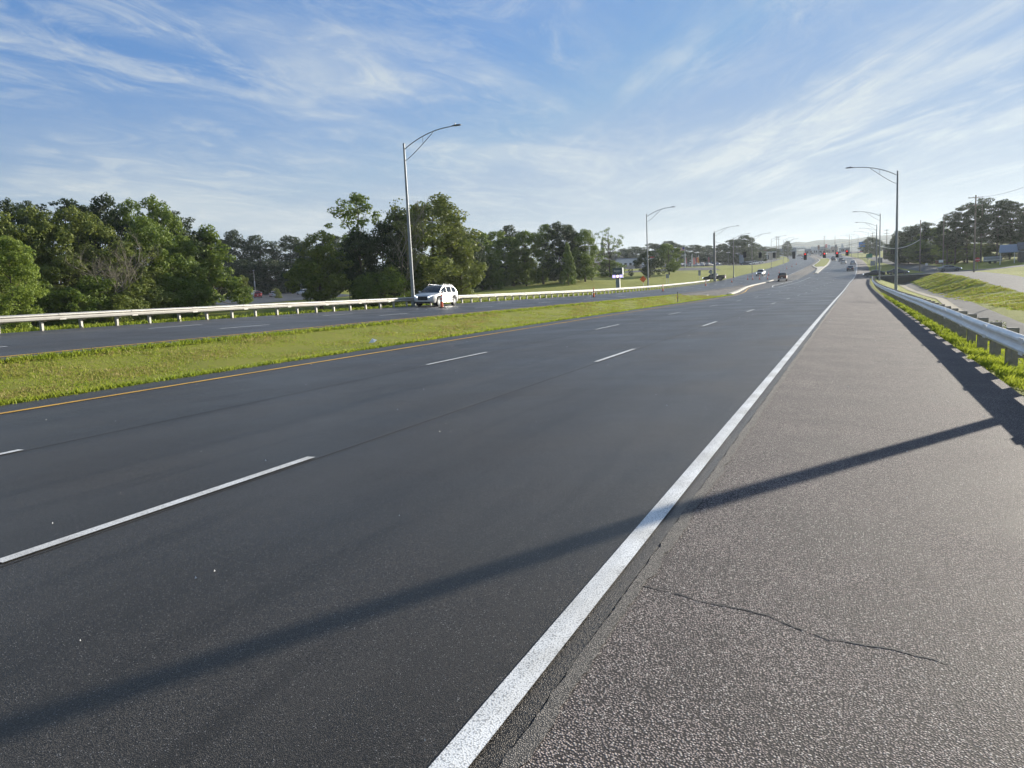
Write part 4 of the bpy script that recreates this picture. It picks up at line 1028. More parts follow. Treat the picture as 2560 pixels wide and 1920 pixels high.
for i in range(2): proto('s%d' % i, 6, 6, [(.0, .85), (.2, 1.0), (.5, .95), (.75, .7), (1.0, .2)], 80, .85, 105, .14, .08, .7, 40+i, 8, .35)
for i in range(3): proto('p%d' % i, 16, 8, [(.32, .35), (.45, .7), (.60, 1.0), (.75, .95), (.88, .78), (.97, .45), (1.0, .15)], 104, .95, 115, .15, .19, .95, 60+i, 22, .25, .5)
proto('c0', 11, 9, [(.02, .95), (.15, 1.0), (.35, .82), (.55, .58), (.75, .34), (.9, .16), (1.0, .04)], 170, .8, 84, .18, .18, .9, 71, 12)
proto('l0', 14, 8, [(.2, .4), (.4, .8), (.6, 1.0), (.8, .9), (1.0, .3)], 100, .8, 62, .17, .17, .95, 81, 34, .3)
proto('l1', 16, 8, [(.25, .35), (.5, .7), (.7, 1.0), (.9, .7), (1.0, .25)], 96, .75, 60, .17, .17, .95, 82, 34, .3)
proto('x0', 14, 9, [(.28, .45), (.45, .8), (.65, 1.0), (.85, .85), (1.0, .4)], 80, .55, 44, .13, .16, .97, 91, 50, .3)
proto('g0', 11, 8, [(.10, .30), (.2, .52), (.33, .85), (.48, 1.0), (.62, .88), (.78, .62), (.92, .40), (1, .12)], 150, .8, 110, .15, .22, .8, 96, 12)
proto('r0', 7.3, 8.2, [(.10, .95), (.22, 1.0), (.45, .96), (.65, .80), (.82, .58), (.95, .3), (1, .08)], 150, .75, 84, .15, .22, .6, 95, 8)
def dead_mesh(H_, W_, seed):
    r = random.Random(seed); mb = MB()
    def br(p, d, L_, rr, lv):
        n = 4; pts = [p]; q = p.copy(); dd = d.copy()
        for i in range(n):
            dd = (dd+Vector((r.uniform(-.16, .16), r.uniform(-.16, .16), r.uniform(-.03, .14)))).normalized(); q = q+dd*L_/n; pts.append(q.copy())
        mb.tube(pts, [rr*(1-.17*i) for i in range(n+1)], 5 if lv > 1 else 7, caps=False)
        if lv >= 5: return
        for k in range(3 if lv < 3 else 3):
            i = r.choice([2, 3, 4]); ax = Vector((r.uniform(-1, 1), r.uniform(-1, 1), r.uniform(-.15, .5))).normalized()
            br(pts[i], (dd*.75+ax*.75).normalized(), L_*r.uniform(.55, .78), rr*.5, lv+1)
    for k in range(3): br(Vector((0, 0, -.2)), Vector((r.uniform(-.45, .45), r.uniform(-.45, .45), 1)).normalized(), H_*.42, .12, 1)
    zm = max(v[2] for v in mb.v); mb.v = [(v[0], v[1], v[2]*H_/zm) for v in mb.v]
    return mb.mesh('trunk', ['dead_bark'], True)
g_ = np.random.default_rng(5)
for i in range(2):
    cps = crown_pts(10, 5, [(.3, .6), (.6, 1), (1, .5)], 26, .5, 110+i, .3)
    PROTO['d%d' % i] = (10, 5, leaf_mesh('crown', [c for c, r in cps], [r*1.3 for c, r in cps], [16]*len(cps), .10, 110+i), dead_mesh(10, 5, 100+i))

TREES=[(-78.6,47.8,10.6,6.7,"b","olive",-70),(-71.9,47.2,8.7,4.4,"b","bright",28),(-85.5,55.6,12.5,6.7,"b","olive",15),(-85.2,59.6,13.3,6.5,"b","olive",105),
 (-83.7,63.4,13.4,7.2,"b","olive",205),(-80.9,71.5,12.7,6.6,"b","mid",388),(-82.8,76.9,10.6,6.5,"b","mid",445),(-79.6,66.9,9.8,7.3,"l","olive",330),
 (-77.6,61.5,9.6,4.6,"d","bark",258),(-77.2,63.6,11.3,5.1,"d","bark",306),(-98.2,65.4,15.3,5.7,"b","dark",45),(-100.4,69.2,15.7,4.9,"p","dark",88),
 (-98,72.7,16.4,7.7,"p","dark",178),(-97.6,76.5,15.2,5.1,"b","dark",245),(-93.3,75.5,16.3,6.1,"b","dark",285),(-93,78.9,15.8,5.7,"b","mid",340),
 (-87.9,78.7,15.9,6.2,"b","mid",404),(-91,84.2,14.5,6.5,"p","dark",442),(-92,87.6,13.1,5.8,"p","dark",474),(-94.6,92.1,11.3,5.7,"b","dark",500),
 (-81,58.7,7.9,5.8,"b","olive",150),(-77.3,60.3,5.5,5.4,"s","mid",240),(-80.2,54.5,5.7,4.7,"s","mid",70),(-76,65,5,5.6,"s","olive",350),
 (-77.7,70.6,5.4,5.5,"s","mid",420),(-77.3,56.9,4.3,5.2,"s","mid",170),(-81.3,77.1,5.9,5.9,"s","mid",470),(-75,61.5,3.7,4.9,"s","olive",300),
 (-90.6,90.5,12.2,10.2,"c","mid",528),(-102.2,109.8,5.1,2.5,"s","olive",608),(-192.5,196.4,18.3,10.7,"b","dark",552),(-188.6,200.2,21,10.1,"b","dark",595),
 (-182.9,205.3,19.2,11.6,"b","dark",655),(-179,215.4,18.9,13.3,"b","dark",728),(-170.4,215.8,16.5,11.8,"b","dark",780),(-170,228.7,18.6,13.7,"b","dark",840),
 (-179.5,195,11.2,11.7,"s","dark",620),(-173,200.7,10.8,12.5,"s","dark",690),(-166.2,206.4,10.4,12.7,"s","dark",760),(-159.1,211.9,11.3,12.8,"s","dark",830),
 (-154.6,221.4,13.7,13.1,"b","dark",900),(-68,87.7,10.8,8,"g","olive",798),(-133.7,155.4,2.4,1.8,"s","olive",692),(-67.3,96.9,11.1,6.3,"b","dark",905),
 (-73,101.5,10.9,2.5,"l","mid",872),(-68.5,98.6,16.7,8,"l","mid",905),(-61.5,98.4,15.8,6,"d","bark",1002),(-62.6,100,14.1,6.1,"l","olive",1000),
 (-63.5,97.1,11.7,6.6,"b","dark",960),(-59.2,104.4,16,10.9,"b","olive",1085),(-68.7,115.1,14.9,7.6,"b","olive",1042),(-57.5,109.9,11.9,6.8,"b","olive",1152),
 (-62.1,114.2,8.4,7.4,"s","olive",1120),(-63.7,106.4,5.9,7.7,"s","olive",1040),(-61.3,93.7,5.3,6.3,"s","mid",960),(-63.9,92,4.3,4.9,"s","mid",905),
 (-74.4,147.3,11.7,6.4,"b","dark",1180),(-75.5,154.5,12.5,7.6,"b","mid",1205),(-76.1,165.3,13,8.1,"b","mid",1250),(-76.4,174,14.6,7.1,"b","dark",1284),
 (-72,171.5,12.8,7.3,"b","mid",1316),(-67.5,171.2,13.8,7.9,"b","mid",1358),(-63.4,171.7,13.8,7.4,"b","dark",1401),(-61.6,175.5,13.2,6,"b","dark",1433),
 (-58.2,174.5,12,7.3,"b","mid",1463),(-57.9,178.9,12.6,3.3,"d","bark",1480),(-58.9,164.8,9,3.3,"c","mid",1421),(-73.4,155.6,6.5,5.4,"s","mid",1232),
 (-78.9,183.8,5.3,9.4,"s","dark",1300),(-70.3,187.2,4.4,9.4,"s","dark",1390),(-88.3,179.5,8.5,9.4,"s","dark",1200),(-66.6,193.9,5.3,8.5,"s","dark",1445),
 (-67.2,225.2,14.5,9.2,"x","mid",1526),(-68.3,228,5.1,8.6,"s","mid",1524),(-54.4,221.4,7.3,8.2,"r","dark",1623),(-52.1,237.3,9.5,7.4,"b","mid",1673),
 (-125.3,400.9,9.7,13,"b","far",1500),(-123.8,422.2,9.1,13.6,"b","far",1535),(-115.4,414.2,10.5,13.3,"b","far",1562),(-114.2,435.3,11.8,16.2,"b","far",1592),
 (-103.5,427.7,12.9,14,"b","far",1630),(-95.8,429.4,13.9,13.9,"b","far",1666),(-88.6,431,11.7,11.6,"b","far",1700),(-78.9,422.7,11.2,13.5,"b","far",1737),
 (-78.9,463.3,10.9,11.9,"b","far",1770),(-68.6,444.7,11.1,11.8,"b","far",1802),(-60.9,435.8,13.1,13.2,"b","far",1832),(-55.5,431.5,15.1,13.5,"b","far",1855),
 (-51.7,442,11.5,9.7,"b","far",1879),(-56.5,557.1,8.9,12.7,"b","far",1912),(-51.5,577.7,7.5,10.3,"b","far",1938),(-46.6,618.2,11.5,7.9,"b","far",1968),
 (-50,467.3,5.2,9.3,"b","far",1900),(6,560,8.2,6.9,"b","far",2162),(7.8,469.9,10.7,8,"b","far",2176),(10.8,461.9,8.7,6.5,"b","far",2192),
 (13.3,329.7,8.8,6.2,"b","dark",2232),(13.8,291.7,10.3,6.8,"b","dark",2249),(16,285.6,12,8.2,"b","dark",2270),(20.1,281.3,12.6,10.4,"b","dark",2308),
 (23.7,279,11.2,8.9,"b","mid",2342),(23.8,250.9,13.4,7.1,"p","dark",2367),(25.4,247.7,14.7,7.2,"p","dark",2386),(28.7,250.4,16.2,8.1,"p","dark",2417),
 (31.1,244,16.9,8.3,"p","dark",2450),(35.2,246.5,16.2,8.3,"p","dark",2490),(38.4,248.1,15.4,6.8,"p","dark",2522),(40.8,245.6,13.4,7.8,"p","dark",2553),
 (45.1,245.9,14.6,9.7,"p","dark",2600),(49.4,245.1,14.6,9.5,"p","dark",2650),(18.5,271.4,7.1,9.4,"b","mid",2300),(25.3,256.8,7,7.2,"b","mid",2376),
 (31.1,252.1,5.4,8.2,"b","mid",2440),(37.1,253.3,6.5,8.4,"b","dark",2500),(41.6,254.6,6.1,9,"b","dark",2545),(21.4,267.1,4.7,7.3,"b","dark",2330),
 (29.1,260.4,7.5,8.2,"b","dark",2410),(22.3,299.2,2.1,4.1,"s","mid",2316),(15.8,299.6,6.4,7,"b","dark",2262)]

ORD = ['leftmost', 'second', 'third', 'fourth', 'fifth', 'sixth', 'seventh', 'eighth', 'ninth', 'tenth', 'eleventh', 'twelfth', 'thirteenth', 'fourteenth', 'fifteenth', 'sixteenth']
COLN = dict(olive='olive green', bright='bright yellow green', mid='mid green', dark='dark green', far='hazy green', bark='grey')
KN = dict(b='leafy tree', s='bush', p='pine tree', c='pointed tree', l='loose open tree', x='sparse airy tree', r='round dense tree', g='broad leafy tree', d='leafless tree')
def region(x, s, u):
    if u < 520 and x > -90: return 'at the front of the left wood'
    if u < 520: return 'at the back of the left wood'
    if u < 620 and x > -110: return 'ending the left wood'
    if u < 950 and s > 180: return 'behind the left car park'
    if u < 870: return 'beside the left car park'
    if u < 1170: return 'behind the white suv'
    if u < 1500 and s < 300: return 'beyond the lawn, left of the mall sign'
    if u < 1700 and s < 300: return 'on the lawn right of the mall sign'
    if u < 1990: return 'in the tree line behind the car lots'
    if u < 2210: return 'far away by the blue sign'
    return 'beyond the right side street'
cnt = {}
allk = {}
for T_ in TREES: allk.setdefault((T_[4], T_[5], region(T_[0], T_[1], T_[6])), []).append(T_)
r6 = random.Random(77)
for (k, col, rg), lst in allk.items():
    lst.sort(key=lambda T_: T_[6])
    for i, (x, s, h, wd, _, _, u) in enumerate(lst):
        vs_ = [q for q in PROTO if q[0] == k]; H_, W_, cm_, tm_ = PROTO[vs_[(i+len(cnt)) % len(vs_)]]; cnt[len(cnt)] = 1
        od = '' if len(lst) == 1 else (', '+ORD[min(i, 15)]+(' from left' if i else ''))
        lb = COLN[col]+' '+KN[k]+' '+rg+od
        nm = {'s': 'bush', 'p': 'pine_tree', 'd': 'bare_tree'}.get(k, 'tree')
        g = empty(nm, (x, s, H(x, s)), r6.uniform(0, 6.28), lb, 'bush' if k == 's' else 'tree', 'trees and bushes '+rg)
        wf = wd/W_*(1.12 if k != 'd' else 1.3); g.scale = (wf, wf*r6.uniform(.92, 1.1), h/H_*1.0)
        t_ = bpy.data.objects.new('trunk', tm_); COL.objects.link(t_); t_.parent = g
        c_ = bpy.data.objects.new('crown', cm_); COL.objects.link(c_); c_.parent = g
        setmat(c_, 0, 'leaf_'+('olive' if col == 'bark' else col))
# ------------------------------------------------------------------ signs
def textpart(txt, size, parent, loc, rot, mat, name='lettering', ext=.006, sx=1.0):
    cu = bpy.data.curves.new(name, 'FONT'); cu.body = txt; cu.size = size; cu.extrude = ext; cu.align_x = 'CENTER'; cu.align_y = 'CENTER'
    tmp = bpy.data.objects.new('tmp', cu); COL.objects.link(tmp); bpy.context.view_layer.update()
    me = bpy.data.meshes.new_from_object(tmp.evaluated_get(bpy.context.evaluated_depsgraph_get())); bpy.data.objects.remove(tmp)
    me.name = name; me.materials.clear(); me.materials.append(MATS[mat])
    o = bpy.data.objects.new(name, me); COL.objects.link(o); o.parent = parent; o.location = loc; o.rotation_euler = rot; o.scale = (sx, 1, 1)
    return o
g = empty('mall_sign', (-42.1, 146.2, H(-42.1, 146.2)-.1), R_(4), 'dark green mall sign with lit strip on a grey pillar behind the guardrail', 'sign')
MB().box(-.36, .36, -.26, .26, -.3, 2.16).build('pillar', 'mall_post', g)
MB().box(.362, .40, -.24, .24, -.3, 2.14).build('pillar_trim', 'sign_white', g)
mb = MB(); mb.box(-.93, .93, -.33, .33, 2.83, 4.12); p_ = mb.build('panel', 'mall_green', g); bv = p_.modifiers.new('b', 'BEVEL'); bv.width = .02
MB().box(.932, 1.06, -.33, .33, 2.83, 4.14).build('side_trim', 'sign_white', g)
mb = MB(); mb.box(-1.0, 1.04, -.36, .36, 2.17, 2.82); sc_ = mb.build('screen', 'mall_green', g)
MB().box(-.96, -.36, -.372, -.362, 2.24, 2.78).build('screen_image', 'led_purple', sc_); MB().box(.40, 1.0, -.372, -.362, 2.24, 2.78).build('screen_image', 'led_purple', sc_)
mb = MB(); mb.lathe([(0, -.385), (.26, -.384), (.27, -.375)], 20, 'y', (.03, 0, 2.50)); mb.build('screen_image', 'led_white', sc_)
mb = MB(); mb.lathe([(.17, -.392), (.23, -.392)], 20, 'y', (.03, 0, 2.50)); mb.build('screen_image', 'led_red', sc_)
textpart('decatur', .44, p_, (0, -.34, 3.55), (R_(90), 0, 0), 'sign_white')
textpart('M A L L', .24, p_, (.18, -.34, 3.16), (R_(90), 0, 0), 'sign_white')
mb = MB(); mb.tube([(.95, -.1, 4.14), (.4, -.3, 4.26), (-.15, -.5, 4.30)], .03, 6); mb.lathe([(0, 4.16), (.10, 4.18), (.07, 4.34), (0, 4.36)], 10, c=(-.18, -.5, 0)); mb.build('sign_lamp', 'galvanised', g)

def roadsign(name, xr, s, w_, h_, zc, mat, label, shape='rect', posts=1, rz=0, txt=None, tmat='black_plastic', tsize=.3, back='sign_back', name2='sign'):
    g = empty(name, base_at(xr, s), R_(rz), label, 'road sign')
    mb = MB()
    if shape == 'diamond':
        r = w_/2*1.414; P = [(0, zc-r), (r, zc), (0, zc+r), (-r, zc)]
    elif shape == 'octagon':
        P = [(w_/2*1.082*math.cos(R_(22.5+45*k)), zc+w_/2*1.082*math.sin(R_(22.5+45*k))) for k in range(8)]
    else: P = [(-w_/2, zc-h_/2), (w_/2, zc-h_/2), (w_/2, zc+h_/2), (-w_/2, zc+h_/2)]
    n = len(P); mb.add([(x, -.05, z) for x, z in P]+[(x, -.035, z) for x, z in P], [tuple(range(n)), tuple(range(2*n-1, n-1, -1))]+[(i, n+i, n+(i+1) % n, (i+1) % n) for i in range(n)])
    pl = mb.build('sign_plate', mat, g)
    for k in range(posts):
        x = 0 if posts == 1 else (-w_*.3+w_*.6*k)
        MB().box(x-.03, x+.03, -.032, .028, -.3, zc+h_*.35).build('post', 'sign_back', g)
    if txt: textpart(txt, tsize, pl, (0, -.056, zc), (R_(90), 0, 0), tmat)
    return g
roadsign('warning_sign', -37.75, 147.6, .93, .93, 1.85, 'sign_orange', 'bright orange diamond sign on a thin post behind the guardrail', 'diamond', rz=2)
roadsign('road_sign', -40.4, 178.5, .75, .9, 2.0, 'sign_back', 'grey back of a square sign on the lawn right of the light pole', posts=2)
roadsign('road_sign', -38.5, 206, .62, 1.35, 2.05, 'sign_back', 'grey back of a tall narrow sign on the lawn before the guardrail end', rz=4)
roadsign('road_sign', -33.3, 193.4, .85, .85, 2.45, 'sign_back', 'grey back of a diamond sign beside the thick signal pole', 'diamond')
roadsign('stop_sign', 24.2, 204.5, .95, .95, 2.15, 'sign_red', 'red octagonal stop sign beside a utility pole at the right', 'octagon', rz=-10, txt='STOP', tmat='sign_white', tsize=.36)
roadsign('road_sign', 17.6, 214, .95, .62, 2.05, 'sign_white', 'small white sign standing behind the silver grey sedan', posts=1)
roadsign('road_sign', 3.1, 251, 1.25, 1.4, 1.95, 'sign_back', 'pale grey sign with two posts on the right verge below the green one', posts=2)
roadsign('road_sign', 5.2, 262, 1.35, 1.5, 2.5, 'pole_bronze', 'dark sign board beside the two light poles on the right verge', posts=2)
roadsign('guide_sign', 3.75, 349, 2.3, 1.6, 2.5, 'sign_green', 'green guide sign on the right verge of the highway', posts=2)
roadsign('billboard', 6.1, 480, 3.3, 2.9, 6.9, 'sign_blue', 'bright blue board on a pole in front of the distant trees', posts=1)
roadsign('banner_sign', -52.9, 405, 2.3, 4.6, 2.55, 'mall_post', 'tall pale blue grey sign board at the left end of the silver car row', posts=2)
roadsign('yard_sign', 16.2, 239, .6, .5, .8, 'sign_white', 'tiny white yard sign by the frontage road', posts=1)
# delineator stake in the median
g = empty('marker_post', (base_at(-16.0, 76.4)[0], 76.4, Hr(-16.0, 76.4)), 0, 'thin brown marker stake with a yellow tag standing in the grass median', 'stake')
MB().box(-.045, .045, -.02, .02, -.2, 1.05).build('stake', 'pole_wood', g)
mb = MB(); mb.box(-.17, -.07, -.03, .03, .48, .66); mb.box(-.13, -.11, -.01, .01, -.1, .5); mb.build('tag_post', 'yellow_plastic', g)
# storm drain grate at the end of the median
g = empty('storm_drain', base_at(-17.4, 93.5, .0), 0, 'concrete storm drain with a dark slot at the end of the grass median', 'drain')
MB().box(-1.4, 1.4, -.7, .7, -.4, .03).build('slab', 'concrete', g); MB().box(-1.1, 1.1, -.705, -.25, -.25, .034).build('slot', 'dark_opening', g)
# feather banners, flags and lot lamps in the dealer lot
def banner(x, y, h, mat, label):
    g = empty('feather_banner', (x, y, H(x, y)), 0, label, 'banner', 'feather banners in the dealer lot')
    MB().tube([(0, 0, 0), (0, 0, h*.7), (.12, 0, h*.92), (.45, 0, h)], .04, 5).build('pole', 'sign_white', g)
    mb = MB(); vs = []; n = 10
    for i in range(n+1):
        t_ = i/n; z = h*(.25+.72*t_); wv = .06*math.sin(t_*7); x0 = .05+.3*max(0, t_-.8); x1 = .95*(1-.35*t_)+.05
        for dy in (-.01, .01): vs += [(x0, wv+dy, z), (x1, wv+dy, z)]
    fs = []
    for i in range(n):
        a = i*4; b_ = a+4; fs += [(a, a+1, b_+1, b_), (a+2, b_+2, b_+3, a+3), (a+1, a+3, b_+3, b_+1), (a, b_, b_+2, a+2)]
    mb.add(vs, fs); mb.build('cloth', mat, g)
banner(-68.8, 372, 4.2, 'flag_red', 'red feather banner at the right of the dealer lot'); banner(-65.3, 356, 4.4, 'banner_orange', 'orange feather banner in the dealer lot')
banner(-74, 372, 4.4, 'banner_pink', 'faded pink feather banner in the middle of the dealer lot'); banner(-61.5, 326, 3.9, 'banner_pink', 'pink feather banner near the left end of the dealer lot')
banner(-73, 430, 4.6, 'banner_pink', 'tall pink banner right of the big sign pole in the dealer lot')
def lotlamp(x, y, h, label, head=.9):
    g = empty('lot_lamp', (x, y, H(x, y)), 0, label, 'lamp post', 'lamp posts in the car lots')
    MB().tube([(0, 0, -.2), (0, 0, h)], [.10, .06], 8).build('pole', 'galvanised', g); MB().box(-head, head, -.25, .25, h-.02, h+.16).build('lamp_head', 'sign_white', g)
for i, (x, y, h) in enumerate(((-66, 312, 6.4), (-70.9, 385, 6.5), (-70, 440, 7.4), (-79, 372, 5.6), (-60, 300, 5.2), (-88, 350, 6.4), (-58, 400, 6.2))):
    lotlamp(x, y, h, 'white headed lamp post in the dealer lot, number '+['one', 'two', 'three', 'four', 'five', 'six', 'seven'][i]+' from the left guardrail end')
for i, (x, y, h) in enumerate(((-63, 318, 5.4), (-61, 322, 5.3), (-67, 352, 5.2), (-69, 380, 5.4), (-74, 356, 5.5))):
    g = empty('flag_pole', (x, y, H(x, y)), 0, 'bare white pole in the dealer lot', 'pole', 'bare white poles in the dealer lot')
    MB().tube([(0, 0, 0), (0, 0, h)], [.09, .07], 8).build('pole', 'sign_white', g)
g = empty('flag_pole', (-60.6, 305, H(-60.6, 305)), R_(-10), 'tall flag pole with the stars and stripes above the dealer lot', 'flag pole')
MB().tube([(0, 0, 0), (0, 0, 8.6)], [.09, .06], 8).build('pole', 'sign_white', g)
mb = MB(); nx_, nz_ = 10, 13
for i in range(nx_+1):
    for j in range(nz_+1): mb.v.append((-.08-2.2*i/nx_, .16*math.sin(i*.9), 8.2-1.3*j/nz_-.5*i/nx_+.0))
for i in range(nx_):
    for j in range(nz_):
        a = i*(nz_+1)+j; mb.f.append((a, a+1, a+nz_+2, a+nz_+1)); mb.mi.append(2 if (i < 4 and j < 7) else j % 2)
fl_ = mb.build('flag', ['flag_red', 'flag_white', 'flag_blue'], g); sm = fl_.modifiers.new('s', 'SOLIDIFY'); sm.thickness = .02
# lamp with banners in the left car park
g = empty('lot_lamp', (-158.3, 174.5, H(-158.3, 174.5)), R_(-35), 'two headed lamp post with white banners in the left car park', 'lamp post')
MB().tube([(0, 0, 0), (0, 0, 7.6)], [.12, .07], 8).build('pole', 'pole_bronze', g)
for s_ in (-1, 1):
    mb = MB(); mb.tube([(0, 0, 7.4), (s_*.35, 0, 7.6)], .04, 5); mb.box(min(s_*.3, s_*.6), max(s_*.3, s_*.6), -.16, .16, 7.52, 7.72); mb.build('lamp_head', 'galvanised', g)
    MB().box(min(s_*.12, s_*.62), max(s_*.12, s_*.62), -.012, .012, 2.9, 4.5).build('banner', 'flag_white', g)

# ------------------------------------------------------------------ buildings
def building(name, x, y, rz, w_, d_, h_, wall, label, cat='building', roof=None, roofh=0, wins=(), doors=(), parapet=None, z=None, gr=None, over=.4):
    zb = H(x, y) if z is None else z
    g = empty(name, (x, y, zb), R_(rz), label, cat, gr)
    MB().box(-w_/2, w_/2, -d_/2, d_/2, -1.5, h_).build('wall', wall, g)
    if roof and roofh > 0:
        mb = MB(); W2, D2 = w_/2+over, d_/2+over; z0 = h_+.003
        mb.add([(-W2, -D2, z0), (W2, -D2, z0), (W2, D2, z0), (-W2, D2, z0), (-W2, 0, z0+roofh), (W2, 0, z0+roofh), (-W2, -D2, z0-.18), (W2, -D2, z0-.18), (W2, D2, z0-.18), (-W2, D2, z0-.18)],
               [(0, 1, 5, 4), (2, 3, 4, 5), (0, 4, 3), (1, 2, 5), (0, 6, 7, 1), (2, 8, 9, 3), (1, 7, 8, 2), (3, 9, 6, 0)]); mb.build('roof', roof, g)
    elif roof:
        MB().box(-w_/2-.15, w_/2+.15, -d_/2-.15, d_/2+.15, h_, h_+.5).build('roof', roof, g)
    for (a, b_, z0, z1) in wins:
        f_ = MB().box(a-.06, b_+.06, -d_/2-.05, -d_/2+.02, z0-.06, z1+.06).build('window', 'sign_white', g); MB().box(a, b_, -d_/2-.08, -d_/2-.052, z0, z1).build('pane', 'car_glass', f_)
    for (a, b_, z1) in doors:
        MB().box(a, b_, -d_/2-.07, -d_/2+.02, 0, z1).build('door', 'dark_opening', g)
    return g
b = building('store_building', -112, 414, 44, 24, 14, 4.6, 'white_wall', 'long white flat roofed store beyond the lawn behind the round dark tree', roof='grey_wall', wins=[(-10.5+3*k, -9+3*k, .8, 2.6) for k in range(7)], doors=[(-1.4, 1.4, 3.0)])
MB().box(5, 12.1, -7.12, -4, 4.0, 6.1).build('sign_band', 'white_wall', b); MB().box(6, 11, -7.2, -7.13, 4.7, 5.7).build('sign_band', 'red_trim', b); MB().box(-12.05, 12.05, -7.1, -7.01, -.5, 1.3).build('base_band', 'tan_wall', b)
MB().box(-2.2, 2.2, -8.4, -7.02, 3.2, 3.6).build('canopy', 'grey_wall', b)
building('brick_house', -121.5, 384, 60, 14, 11, 3.4, 'brick', 'brick house with a dark hipped roof left of the mall sign', 'house', 'roof_dark', 2.9, [(-5, -3.6, 1, 2.3), (3.4, 4.8, 1, 2.3)], [(-.6, .6, 2.2)])
g = empty('church', (-167.5, 545, H(-167.5, 545)), R_(15), 'church with a slender pale steeple behind the sparse tree', 'church')
MB().box(-7, 7, -3, 18, -1, 6).build('wall', 'brick', g)
mb = MB(); mb.add([(-7.5, -3.4, 6.01), (7.5, -3.4, 6.01), (7.5, 18.4, 6.01), (-7.5, 18.4, 6.01), (0, -3.4, 11), (0, 18.4, 11)], [(0, 1, 4), (1, 2, 5, 4), (2, 3, 5), (3, 0, 4, 5), (3, 2, 1, 0)]); mb.build('roof', 'roof_dark', g)
s_ = MB().box(-1.9, 1.9, -5.5, -3.41, 0, 12.5).build('tower', 'white_wall', g)
mb = MB(); mb.box(-1.3, 1.3, -5.2, -3.6, 12.502, 15.2); mb.lathe([(1.45, 15.2), (.75, 18.5), (.0, 22.6)], 8, c=(0, -4.4, 0)); mb.build('steeple', 'roof_metal', g)
building('showroom', -71, 470, 8, 22, 12, 4.9, 'grey_wall', 'grey blue flat roofed showroom behind the dealer lot', roof='roof_metal', wins=[(-10+4*k, -7+4*k, .5, 3.0) for k in range(5)])
b = building('strip_mall', -70, 540, 40, 46, 12, 5.0, 'tan_wall', 'long brown strip mall with pale roof edge behind the silver car row', roof='white_wall', wins=[(-21+4*k, -18.6+4*k, .6, 3.2) for k in range(10)])
for k in range(9): MB().box(-20+5*k, -19.6+5*k, -7.6, -7.2, 0, 4.6).build('column', 'white_wall', b)
building('store_building', -63, 618, 5, 11, 10, 6.4, 'brick', 'brown store with tan upper wall at the far left of the horizon', roof='tan_wall', wins=[(-4, -1.5, .8, 3), (1, 4, .8, 3)])
g = empty('fuel_canopy', (-41.8, 700, H(-41.8, 700)), R_(5), 'white fuel station canopy at the crest of the road', 'canopy')
MB().box(-4, 4, -3, 3, 4.6, 5.7).build('roof', 'white_wall', g)
for x in (-3, 3): MB().box(x-.2, x+.2, -.2, .2, -.5, 4.6).build('column', 'white_wall', g)
FAR = [(-50, 700, 9, 6, 'grey_wall', 'grey', 'left of the fuel canopy'), (-36.5, 720, 6.5, 4.2, 'roof_metal', 'blue grey', 'right of the fuel canopy'), (-30.8, 705, 4.2, 4.8, 'white_wall', 'white', 'above the nearest red signal'),
       (-26.2, 722, 6.8, 5.4, 'grey_wall', 'tall grey', 'at the crest above the grass island'), (-20.5, 690, 3.6, 4.0, 'tan_wall', 'tan', 'at the crest above the island end'), (-16.2, 712, 5.2, 5.0, 'tan_wall', 'tall tan', 'at the crest above the through lanes'),
       (-8, 702, 8, 3.0, 'grey_wall', 'low grey', 'at the crest right of the tall tan one'), (8, 640, 9, 3.4, 'white_wall', 'low white', 'at the horizon left of the blue board'), (-60, 745, 14, 6.5, 'roof_metal', 'large pale blue', 'behind the grey one at the horizon')]
for x, y, w_, h_, ma_, cn, lb in FAR:
    building('distant_store', x, y, 4, w_, 9, h_, ma_, cn+' store '+lb, roof='white_wall' if h_ > 4 else 'grey_wall', wins=[(-w_*.35, -w_*.05, .8, 2.4), (w_*.08, w_*.36, .8, 2.4)], gr='stores at the crest of the road')
for i, (x, y, h_, ma_) in enumerate(((-27.5, 690, 7.0, 'brick'), (-19.2, 684, 6.8, 'sign_white'), (-32, 680, 6.2, 'sign_white'), (-14.5, 700, 6.5, 'pole_bronze'), (-22, 700, 7.5, 'banner_pink'), (-9.5, 690, 6.6, 'sign_white'))):
    g = empty('pylon_sign', (x, y, H(x, y)), 0, ['narrow red', 'white', 'pale', 'dark', 'tall red', 'thin white'][i]+' pylon sign at the crest, '+['second', 'fourth', 'first', 'fifth', 'third', 'last'][i]+' from the left', 'sign', 'pylon signs at the crest of the road')
    MB().box(-.25, .25, -.2, .2, -.5, h_*.5).build('post', 'pole_bronze', g); MB().box(-.8, .8, -.3, .3, h_*.5, h_).build('panel', ma_, g)
